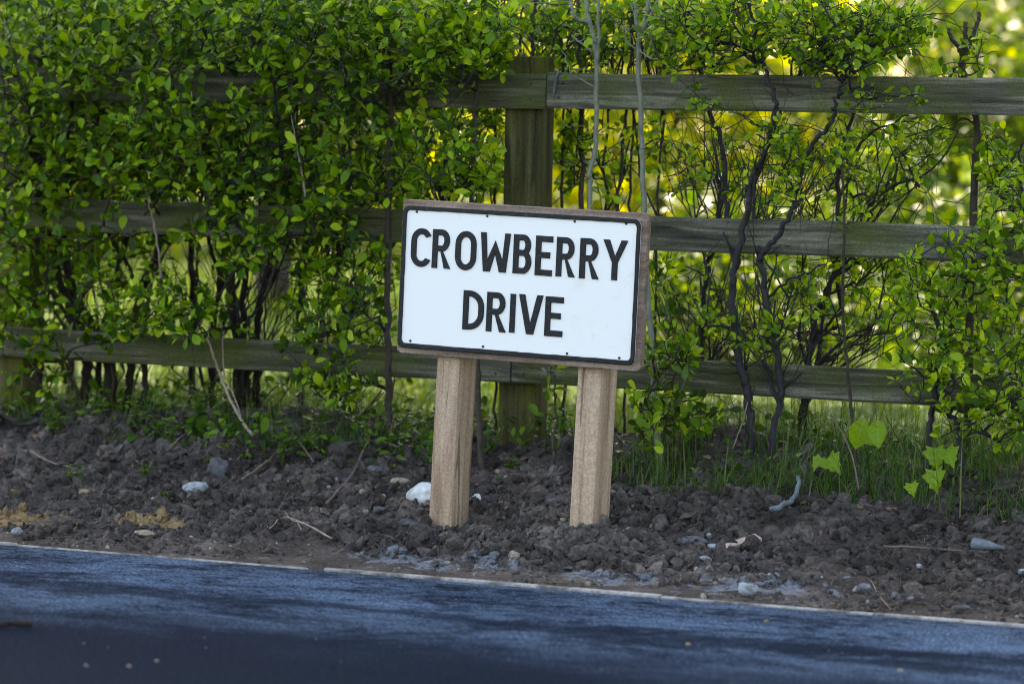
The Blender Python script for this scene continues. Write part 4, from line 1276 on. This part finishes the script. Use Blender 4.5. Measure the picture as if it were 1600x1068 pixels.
# single stones and clods: (pixel x, y of the centre, width px, height px, material, name, label, category, group, facet)
CL = 'fist-sized lump of dark dug earth'
STONES = [
    (226, 836, 30, 10, MAT_CREAM, 'flat_stone', 'flat cream stone near the edging at the left', .5), (169, 815, 17, 8, MAT_CREAM, 'pebble', 'small oval cream pebble left of the flat cream stone', 0),
    (155, 802, 15, 11, MAT_GREYSTONE, 'pebble', 'round grey pebble above the oval cream pebble', 0), (26, 832, 20, 12, MAT_WHITESTONE, 'stone', 'bluish white stone by the edging in the left corner', .5),
    (339, 731, 38, 34, MAT_GREYSTONE, 'rock', 'angular grey rock, largest on the left part of the verge', .8), (307, 763, 42, 18, MAT_WHITESTONE, 'mortar_lump', 'crumbly whitish mortar lump in front of the angular grey rock', .2),
    (348, 810, 12, 8, MAT_CREAM, 'pebble', 'pale pebble below the crumbly mortar lump', 0), (131, 772, 18, 9, MAT_TAN, 'stone', 'tan stone at the edge of the sand patch', .3),
    (627, 742, 32, 13, MAT_CREAM, 'stone', 'elongated beige stone lying above the white plastic scrap', .3), (566, 771, 10, 8, MAT_CREAM, 'pebble', 'small round white pebble beside the long slanting stick', 0),
    (638, 820, 37, 17, MAT_GREYSTONE, 'stone', 'grey slab-like stone at the foot of the left sign post', .8), (611, 820, 17, 9, MAT_GREYSTONE, 'stone', 'small grey stone touching the slab-like stone by the left post', .4),
    (587, 733, 28, 11, MAT_GREYSTONE, 'stone', 'flat grey stone behind the upper end of the slanting stick', .5), (592, 790, 24, 10, MAT_GREYSTONE, 'stone', 'blue-grey stone right of the slanting stick', .5),
    (524, 708, 14, 12, MAT_TAN, 'stone', 'reddish round stone under the hedge left of the sign', 0), (572, 803, 12, 7, MAT_CREAM, 'pebble', 'cream pebble at the lower end of the slanting stick', 0),
    (803, 869, 20, 14, MAT_CREAM, 'stone', 'cream stone in front of the sign between its posts', .4), (880, 816, 12, 7, MAT_CREAM, 'pebble', 'white pebble touching the left side of the right sign post', 0),
    (778, 741, 10, 8, MAT_CREAM, 'pebble', 'pale pebble behind the sign between the posts', 0), (1167, 922, 32, 21, MAT_WHITESTONE, 'cement_lump', 'rounded whitish cement lump right against the edging', .2),
    (1115, 857, 27, 9, MAT_WHITESTONE, 'cement_lump', 'flat white cement crumb right of the grey rocks', .2), (1102, 876, 22, 8, MAT_WHITESTONE, 'cement_lump', 'white cement crumb just below the flat white one', .2),
    (1210, 902, 20, 8, MAT_WHITESTONE, 'cement_lump', 'white cement crumb right above the rounded cement lump', .2), (1107, 839, 9, 7, MAT_WHITESTONE, 'cement_lump', 'smallest white crumb below the grey rock right of the sign', .1),
    (1082, 817, 44, 20, MAT_GREYSTONE, 'rock', 'broad blue-grey rock right of the right sign post', .6), (1352, 834, 20, 18, MAT_GREYSTONE, 'stone', 'pointed grey stone on the right part of the verge', .9),
    (1413, 849, 7, 6, MAT_CREAM, 'pebble', 'tiny white pebble right of the pointed grey stone', 0), (1436, 888, 12, 8, MAT_WHITESTONE, 'stone', 'bluish pebble below the long brown stick', .3),
    (1597, 897, 16, 10, MAT_WHITESTONE, 'stone', 'white stone at the right edge of the picture', .3), (1501, 953, 30, 9, MAT_GREYSTONE, 'stone', 'flat grey stone beside the edging at the right', .5),
]
for k, (px, py, w, hh, mat, nm, lab, fc) in enumerate(STONES):
    p = G(px, py + hh * .45)
    sc = np.linalg.norm(p - CAM) / FPX
    a, b = w * sc / 2, hh * sc / 2
    V, Fc = lump(ICO3 if w > 14 else ICO2, (a, max(a * .75, b), b * 1.1), 100 + k, .22, fc)
    o = link(nm, mesh_np(nm, V, Fc, fc < .4), mat, loc=(p[0], p[1], p[2] + b * .55 + .008))
    o.rotation_euler = (0, random.uniform(-.15, .15), random.uniform(-.4, .6))
    tag(o, lab, 'stone')
BIGCLODS = [
    (544, 802, 42, 24, 'brown earth clod right below the long slanting stick'), (1022, 876, 40, 32, 'tall dark clod standing right of the right sign post near the edging'), (1060, 876, 26, 20, 'smaller clod touching the tall dark clod right of the sign'),
    (1022, 747, 46, 30, 'large cracked earth clod at the grass edge behind the right sign post'), (972, 733, 34, 24, 'blue-grey clod directly right of the right sign post, highest of the heap'), (1434, 796, 30, 22, 'earth clod below the four-leaved sycamore seedling'),
    (1493, 804, 34, 24, 'earth clod between sycamore seedling and right edge'), (1538, 808, 36, 26, 'peaked earth clod near the right edge below the hedge'), (1588, 818, 26, 18, 'earth clod nearest to the right edge of the picture'),
    (955, 850, 40, 26, 'earth clod at the right front corner of the right sign post'), (898, 856, 36, 22, 'earth clod in front of the right sign post'), (700, 834, 34, 20, 'earth clod in front of the left sign post'),
    (105, 802, 40, 24, 'earth clod in front of the sand patch at left'), (200, 772, 46, 24, 'low broad earth clod right of the sand patch'), (170, 672, 46, 34, 'big grey earth heap under the left hedge trunks'), (1245, 830, 36, 20, 'earth clod right of the pale wood offcut')]
CLODS = [(990, 770, 36, 24), (1460, 812, 26, 18), (1400, 808, 26, 16), (860, 862, 30, 18), (985, 862, 34, 20), (830, 850, 28, 18), (770, 838, 30, 20), (735, 826, 32, 20), (758, 860, 26, 16), (50, 735, 34, 20), (160, 745, 32, 20),
         (230, 702, 36, 22), (185, 700, 30, 18), (1290, 822, 30, 18), (1200, 812, 30, 18), (1150, 795, 36, 20), (1095, 785, 34, 20), (1050, 790, 34, 22), (480, 770, 28, 16), (430, 765, 30, 16), (650, 745, 28, 18), (690, 725, 32, 18), (790, 765, 34, 20), (840, 775, 32, 20), (870, 745, 32, 20), (815, 800, 28, 16)]
CLOD_T = []
for k in range(9):
    V, Fc = lump(ICO3, 1, 300 + k, .5, .6)
    V = V * (1 + .10 * vnoise(V * 6 + k) + .08 * vnoise(V * 13 + k))[:, None]
    CLOD_T.append((V, Fc))
for k, (px, py, w, hh, lab) in enumerate(BIGCLODS):
    p = G(px, py + hh * .4)
    sc = np.linalg.norm(p - CAM) / FPX
    a, b = w * sc / 2, hh * sc / 2
    V, Fc = CLOD_T[k % 9]
    me = mesh_np('earth_clod', V * (a, a * .85, b * 1.1), Fc, False)
    o = link('earth_clod', me, MAT_CLOD, loc=(p[0], p[1], p[2] + b * .15))
    o.rotation_euler = (random.uniform(-.3, .3), random.uniform(-.3, .3), random.uniform(0, 6.28))
    tag(o, lab, 'earth clod', 'lumps of dug earth on the verge')
clod_field()



# sticks, litter
def stick(name, label, px, r, mat, side=None, cat='stick', lift=.021, yplane=None):
    pts = [P(a, b, Y=yplane[i]) if yplane else G(a, b) + (0, 0, r * .5 + lift) for i, (a, b) in enumerate(px)]
    o0 = pts[0].copy()
    pth = smooth_path(pts, 5, min(.0015, r * .18))
    V, Fc = tube(pth, np.linspace(r, r * .6, len(pth)), 8, .05)
    if side:
        root = empty(name, o0, label, cat)
        link('main_twig', mesh_np('main_twig', V - o0, Fc), mat, root)
        for s in side:
            q = smooth_path([G(a, b) + (0, 0, r * .5 + lift) for a, b in s], 4, .001)
            V2, F2 = tube(q, np.linspace(r * .6, r * .3, len(q)), 6, .1)
            link('side_twig', mesh_np('side_twig', V2 - o0, F2), mat, root)
    else:
        tag(link(name, mesh_np(name, V - o0, Fc), mat, loc=tuple(o0)), label, cat)


stick('stick', 'long thin brown stick slanting over the earth left of the sign', [(510, 798), (530, 772), (553, 747), (578, 730), (624, 711)], .0042, STICK)
stick('forked_twig', 'pale forked twig lying near the edging left of the sign', [(518, 854), (478, 832), (443, 821), (421, 838)], .0028, DEADWOOD, [[(460, 826), (466, 832), (471, 841)], [(478, 832), (455, 824), (446, 817)]])
stick('branch', 'thick dark branch with pale broken end at the left edge', [(-20, 676), (0, 681), (28, 692), (56, 702)], .0085, BARK_OLD)
stick('stick', 'grey stick lying behind the sand patch at left', [(48, 717), (80, 719), (112, 721)], .0045, STICK)
stick('stick', 'thin pale stick ending at the angular grey rock', [(266, 714), (300, 713), (330, 715)], .002, DEADWOOD)
stick('stick', 'bent grey root stick on the earth above the foil scrap', [(378, 733), (420, 730), (455, 728), (490, 734)], .004, STICK)
stick('stick', 'long thin brown stick on the earth at the right', [(1380, 867), (1430, 868), (1490, 873), (1543, 876)], .003, STICK)
stick('straw_stalk', 'single pale straw stalk reaching over the edging at the right', [(1361, 912), (1374, 936), (1392, 957)], .0014, DEADWOOD, None, 'straw', .008)
stick('straw_stalk', 'short straw stalk standing against the right sign post foot', [(933, 834), (927, 822), (925, 808)], .0018, DEADWOOD, None, 'straw', .02, [-.03, -.03, -.02])
stick('dead_stem', 'pale leaning dead stem in front of the bottom rail left of the sign', [(395, 680), (377, 655), (356, 615), (342, 580), (330, 545), (319, 515)], .0048, DEADWOOD, None, 'stem', 0, [.55, .58, .62, .66, .68, .70])
stick('dead_stem', 'thin pale dead stem standing upright beside the thicker leaning one', [(380, 660), (366, 620), (350, 580), (348, 520)], .0025, DEADWOOD, None, 'stem', 0, [.6, .63, .68, .7])
stick('dead_stem', 'thin drooping pale stem hanging in front of the big hedge shrub', [(256, 500), (252, 440), (246, 380), (236, 330), (228, 300)], .0042, DEADWOOD, None, 'stem', 0, [.72, .71, .7, .7, .7])
stick('dead_stem', 'grey hanging twig in front of the middle rail near the forked trunk', [(480, 330), (472, 270), (462, 220), (455, 180)], .0028, DEADWOOD, None, 'stem', 0, [.6, .6, .62, .65])
stick('dead_stem', 'broken straw-coloured stem folded in the grass right of the sign', [(1145, 700), (1158, 665), (1168, 628), (1160, 660)], .002, DEADWOOD, None, 'stem', 0, [.6, .6, .62, .6])
stick('dead_stem', 'grey dead stem slanting down through grass below the thin sapling', [(1342, 765), (1332, 715), (1315, 675), (1298, 650)], .0025, STICK, None, 'stem', 0, [.45, .5, .55, .6])
stick('curved_root', 'bluish grey curved root poking from the earth at the grass edge', [(1203, 797), (1222, 790), (1238, 779), (1246, 764), (1247, 742)], .0085, MAT_BLUEPIPE, None, 'root', .006, [.24, .25, .26, .27, .28])


def offcut(px0, px1, w, h, mat, name, label, cat):
    a, b = G(*px0), G(*px1)
    c = (a + b) / 2; L = np.linalg.norm(b - a)
    me = box_mesh(name, -L / 2, L / 2, -w / 2, w / 2, -h / 2, h / 2, .002, 2, .003)
    o = link(name, me, mat, loc=(c[0], c[1], c[2] + h * .6 + .004))
    o.rotation_euler = (.25, -math.asin((b[2] - a[2]) / L), math.atan2(b[1] - a[1], b[0] - a[0]))
    tag(o, label, cat)


offcut((1130, 822), (1186, 828), .022, .012, MAT_OFFCUT, 'wood_offcut', 'pale pinkish split wood offcut right of the sign', 'wood')


def crumpled(name, label, px, py, w, h, mat, seed, cat='litter', yy=None):
    p = G(px, py + h * .45) if yy is None else P(px, py + h * .45, Y=yy)
    sc = np.linalg.norm(p - CAM) / FPX
    W, H = w * sc, h * sc
    nx, nz = 15, 11
    V = []
    for j in range(nz):
        for i in range(nx):
            u, v = i / (nx - 1), j / (nz - 1)
            V.append(((u - .5) * W * (1 - .35 * (v - .4) ** 2 * 2), 0, v * H * (1 - .55 * abs(u - .55) ** 1.4)))
    V = np.array(V)
    q = V / max(W, H)
    V[:, 1] += (vnoise(q * 3 + seed) * .22 + vnoise(q * 7 + seed) * .10 + .35 * q[:, 2]) * H
    V[:, 2] += vnoise(q * 5 + seed + 9) * .08 * H
    i = np.arange(nx * nz).reshape(nz, nx)
    F = np.stack([i[:-1, :-1].ravel(), i[:-1, 1:].ravel(), i[1:, 1:].ravel(), i[1:, :-1].ravel()], 1)
    o = link(name, mesh_np(name, V, F), mat, loc=(p[0], p[1], p[2] - .004))
    md = o.modifiers.new('thick', 'SOLIDIFY'); md.thickness = .0015
    tag(o, label, cat)


crumpled('plastic_scrap', 'crumpled white plastic scrap half hidden behind the left sign post', 660, 770, 58, 36, MAT_PLASTIC, 3, 'litter')
crumpled('plastic_scrap', 'small white scrap showing right of the left sign post', 741, 776, 20, 18, MAT_PLASTIC, 8, 'litter')
crumpled('foil_scrap', 'tiny shiny blue-white foil scrap on the earth left of the sign', 453, 751, 14, 10, MAT_PLASTIC, 5, 'litter')


def broken_bottle():
    a, b = G(1521, 866), G(1570, 866)
    c = (a + b) / 2; L = np.linalg.norm(b - a)
    prof = [(0, .016), (.25, .0155), (.45, .014), (.62, .009), (.8, .006), (1, .0058)]
    path = np.array([[(t - .5) * L, 0, 0] for t, _ in prof])
    V, Fc = tube(path, [r for _, r in prof], 12, .03)
    o = link('plastic_nozzle', mesh_np('plastic_nozzle', V, Fc), MAT_BLUEPIPE, loc=(c[0], c[1], c[2] + .022))
    o.rotation_euler = (0, 0.05, math.atan2(b[1] - a[1], b[0] - a[0]))
    tag(o, 'tapered blue-grey plastic nozzle lying at the far right of the verge', 'litter')


broken_bottle()
# dark stick on the road, lower left
a, b = P(-20, 978, Z=.006), P(48, 974, Z=.008)
V, Fc = tube(smooth_path([a, (a + b) / 2 + (0, 0, .004), b], 5, .001), .007, 7, .15)
tag(link('dark_stick', mesh_np('dark_stick', V - a, Fc), BARK_OLD, loc=tuple(a)), 'dark stick lying on the asphalt at the lower left edge', 'stick')
# small pale stones on the road
for px, py, w, lab in ((202, 1041, 8, 'pale chip on the dark asphalt, second from the lower left'), (134, 1040, 7, 'pale chip on the dark asphalt nearest the lower left corner'), (245, 1033, 7, 'pale chip on the dark asphalt, third from the lower left'), (1407, 1048, 9, 'pale chip on the asphalt at the lower right'), (1197, 971, 8, 'brownish chip on the dusty asphalt right of centre'), (1075, 1007, 8, 'small brown chip on the asphalt below the right sign post')):
    p = P(px, py, Z=0); s = w / 2 * np.linalg.norm(p - CAM) / FPX
    V, Fc = lump(ICO2, (s, s * .8, s * .6), px, .25)
    tag(link('stone_chip', mesh_np('stone_chip', V, Fc), MAT_TAN if px > 1000 and px < 1300 else MAT_CREAM, loc=(p[0], p[1], s * .4)), lab, 'stone')


# ================================================================== BACKGROUND
def leafy_tree(name, label, x, y, height, width, nleaf, leaf, mat, cat, trunk_h=.3, bark=BARK_OLD, nclump=46, group=None, trunk_r=.09, low=0.0, seed=0, limbs=14):
    r = np.random.default_rng(1000 + seed)
    gz = float(field_z(x, y))
    org = np.array([x, y, gz])
    root = empty(name, org, label, cat, group)
    cz0 = low * height
    cen = np.array([0, 0, cz0 + (height - cz0) / 2]); rad = np.array([width / 2, width / 2, (height - cz0) / 2])
    d = r.normal(size=(nclump, 3)); d /= np.linalg.norm(d, axis=1)[:, None]
    c = cen + d * rad * (r.uniform(.25, 1, nclump) ** .5)[:, None] * r.uniform(.8, 1.05, (nclump, 1))
    c[:, 2] = np.maximum(c[:, 2], .12)
    sp = Soup()
    top = np.array([r.normal(0, .05), r.normal(0, .05), trunk_h * height + .3 * (height - trunk_h * height)])
    V, Fc = tube(smooth_path([np.array([0, 0, -.1]), top * .5 + (r.normal(0, .04), r.normal(0, .04), 0), top], 6), np.linspace(trunk_r, trunk_r * .55, 13), 9, .06)
    link('trunk', mesh_np('trunk', V, Fc), bark, root)
    for k in range(min(limbs, nclump)):
        s = top * r.uniform(.55, 1)
        V, Fc = tube(smooth_path([s, (s + c[k]) / 2 + (0, 0, .1 * height * r.uniform(-.3, .6)), c[k]], 5), np.linspace(trunk_r * .42, trunk_r * .1, 11), 6)
        sp.add(V, Fc)
    link('limbs', sp.mesh('limbs'), bark, root)
    which = r.integers(0, nclump, nleaf)
    sig = rad.mean() * .24
    off = r.normal(size=(nleaf, 3)) * sig * r.uniform(.6, 1.3, nclump)[which][:, None] * (1, 1, .75)
    pos = c[which] + off
    pos[:, 2] = np.maximum(pos[:, 2], .04)
    ax = off / (np.linalg.norm(off, axis=1)[:, None] + 1e-6) + r.normal(size=(nleaf, 3)) * .6 + (0, 0, -.2)
    nm = r.normal(size=(nleaf, 3)) * .6 + (0, 0, .8)
    V, Fc = scatter(LEAF_B, pos, frames(ax, nm), leaf * r.uniform(.6, 1.35, nleaf))
    f = link('crown', mesh_np('crown', V, Fc), mat, root); f['kind'] = 'stuff'
    return root


def spot(px, depth):
    d = FWD * FPX + RGT * (px - 800); p = CAM + d / FPX * depth
    return p[0], p[1]


BGT = 'sunlit bushes and trees beyond the meadow'
BG = [
    ('background_bush', 'blurred green bush beyond the meadow behind the left hedge trunks', -120, 30, 3.4, 3.6, LEAF_BACK2, 'bush'),
    ('background_bush', 'blurred yellow-green bush glimpsed between the left hedge trunks', 190, 34, 3.6, 4.0, LEAF_BACK, 'bush'),
    ('background_bush', 'blurred bush behind the forked hedge trunk beyond the meadow', 540, 36, 3.6, 3.8, LEAF_BACK2, 'bush'),
    ('background_bush', 'blurred yellow bush seen beside the central fence post', 800, 33, 3.4, 3.6, LEAF_BACK, 'bush'),
    ('background_bush', 'glowing yellow-green bush between the saplings beyond the meadow', 1040, 30, 3.3, 3.4, LEAF_BACK, 'bush'),
    ('background_bush', 'glowing yellow bush behind the blackthorn crowns', 1290, 34, 3.6, 3.6, LEAF_BACK, 'bush'),
    ('background_bush', 'blurred bush behind the cut-topped sapling at the right', 1520, 30, 2.9, 3.2, LEAF_BACK2, 'bush'),
    ('background_bush', 'blurred green bush at the far right beyond the meadow', 1760, 33, 3.2, 3.6, LEAF_BACK2, 'bush'),
]
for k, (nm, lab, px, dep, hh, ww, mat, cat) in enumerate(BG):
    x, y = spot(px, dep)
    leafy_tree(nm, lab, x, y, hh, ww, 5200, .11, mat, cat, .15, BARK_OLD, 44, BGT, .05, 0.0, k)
x, y = spot(424, 24)
leafy_tree('background_tree', 'blurred tree with grey trunk beyond the meadow left of the sign', x, y, 5.5, 3.6, 5200, .11, LEAF_BACK2, 'tree', .4, BARK_BROWN, 40, None, .12, .24, 31)
x, y = spot(1400, 21)
leafy_tree('background_bush', 'low dark green bush in the meadow behind the right rails', x, y, 1.05, 1.2, 2600, .07, LEAF_BACK2, 'bush', .15, BARK_OLD, 24, None, .03, 0, 33)
for k, (px, dep, hh, ww, lab) in enumerate(((1130, 17.5, .72, 1.3, 'low green bush in the meadow behind the double stemmed blackthorn'), (1560, 16.5, .8, 1.4, 'low green bush in the meadow behind the bushy right shrub'))):
    x, y = spot(px, dep)
    leafy_tree('background_bush', lab, x, y, hh, ww, 2200, .06, LEAF_BACK2, 'bush', .15, BARK_OLD, 26, None, .025, 0, 40 + k)
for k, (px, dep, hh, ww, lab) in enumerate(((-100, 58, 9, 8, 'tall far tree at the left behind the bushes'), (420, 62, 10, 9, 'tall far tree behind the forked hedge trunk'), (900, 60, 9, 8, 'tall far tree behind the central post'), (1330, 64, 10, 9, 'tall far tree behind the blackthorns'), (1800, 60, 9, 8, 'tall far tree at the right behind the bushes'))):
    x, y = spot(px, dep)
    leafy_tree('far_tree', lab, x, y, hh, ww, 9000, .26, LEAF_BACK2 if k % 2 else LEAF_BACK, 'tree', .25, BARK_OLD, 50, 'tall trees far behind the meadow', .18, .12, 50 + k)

# the tree that shades the sign, the hedge and the road; it stands beyond the fence, left of the view
def shade_tree(label, along, lateral, height, width, low, n, seed):
    lat = np.array([-SUN_H[1], SUN_H[0], 0])
    p = np.array([0, -.6, 0]) + SUN_H * along + lat * lateral
    leafy_tree('shade_tree', label, p[0], p[1], height, width, n, .42, LEAF_BACK2, 'tree', .3, BARK_OLD, 90, None, .24, low, seed, 30)


shade_tree('tall dense tree beyond the fence shading the sign, out of view to the left', 9.0, 0.0, 13.2, 8.8, .36, 7000, 71)
p = np.array([6.2, 4.2])  # unseen tree added to cut sky light on right-hand faces
leafy_tree('shade_tree', 'tall unseen tree added beyond the fence at right to dim light from that side', p[0], p[1], 9.5, 6.5, 5000, .38, LEAF_BACK2, 'tree', .25, BARK_OLD, 80, None, .2, .12, 72, 26)
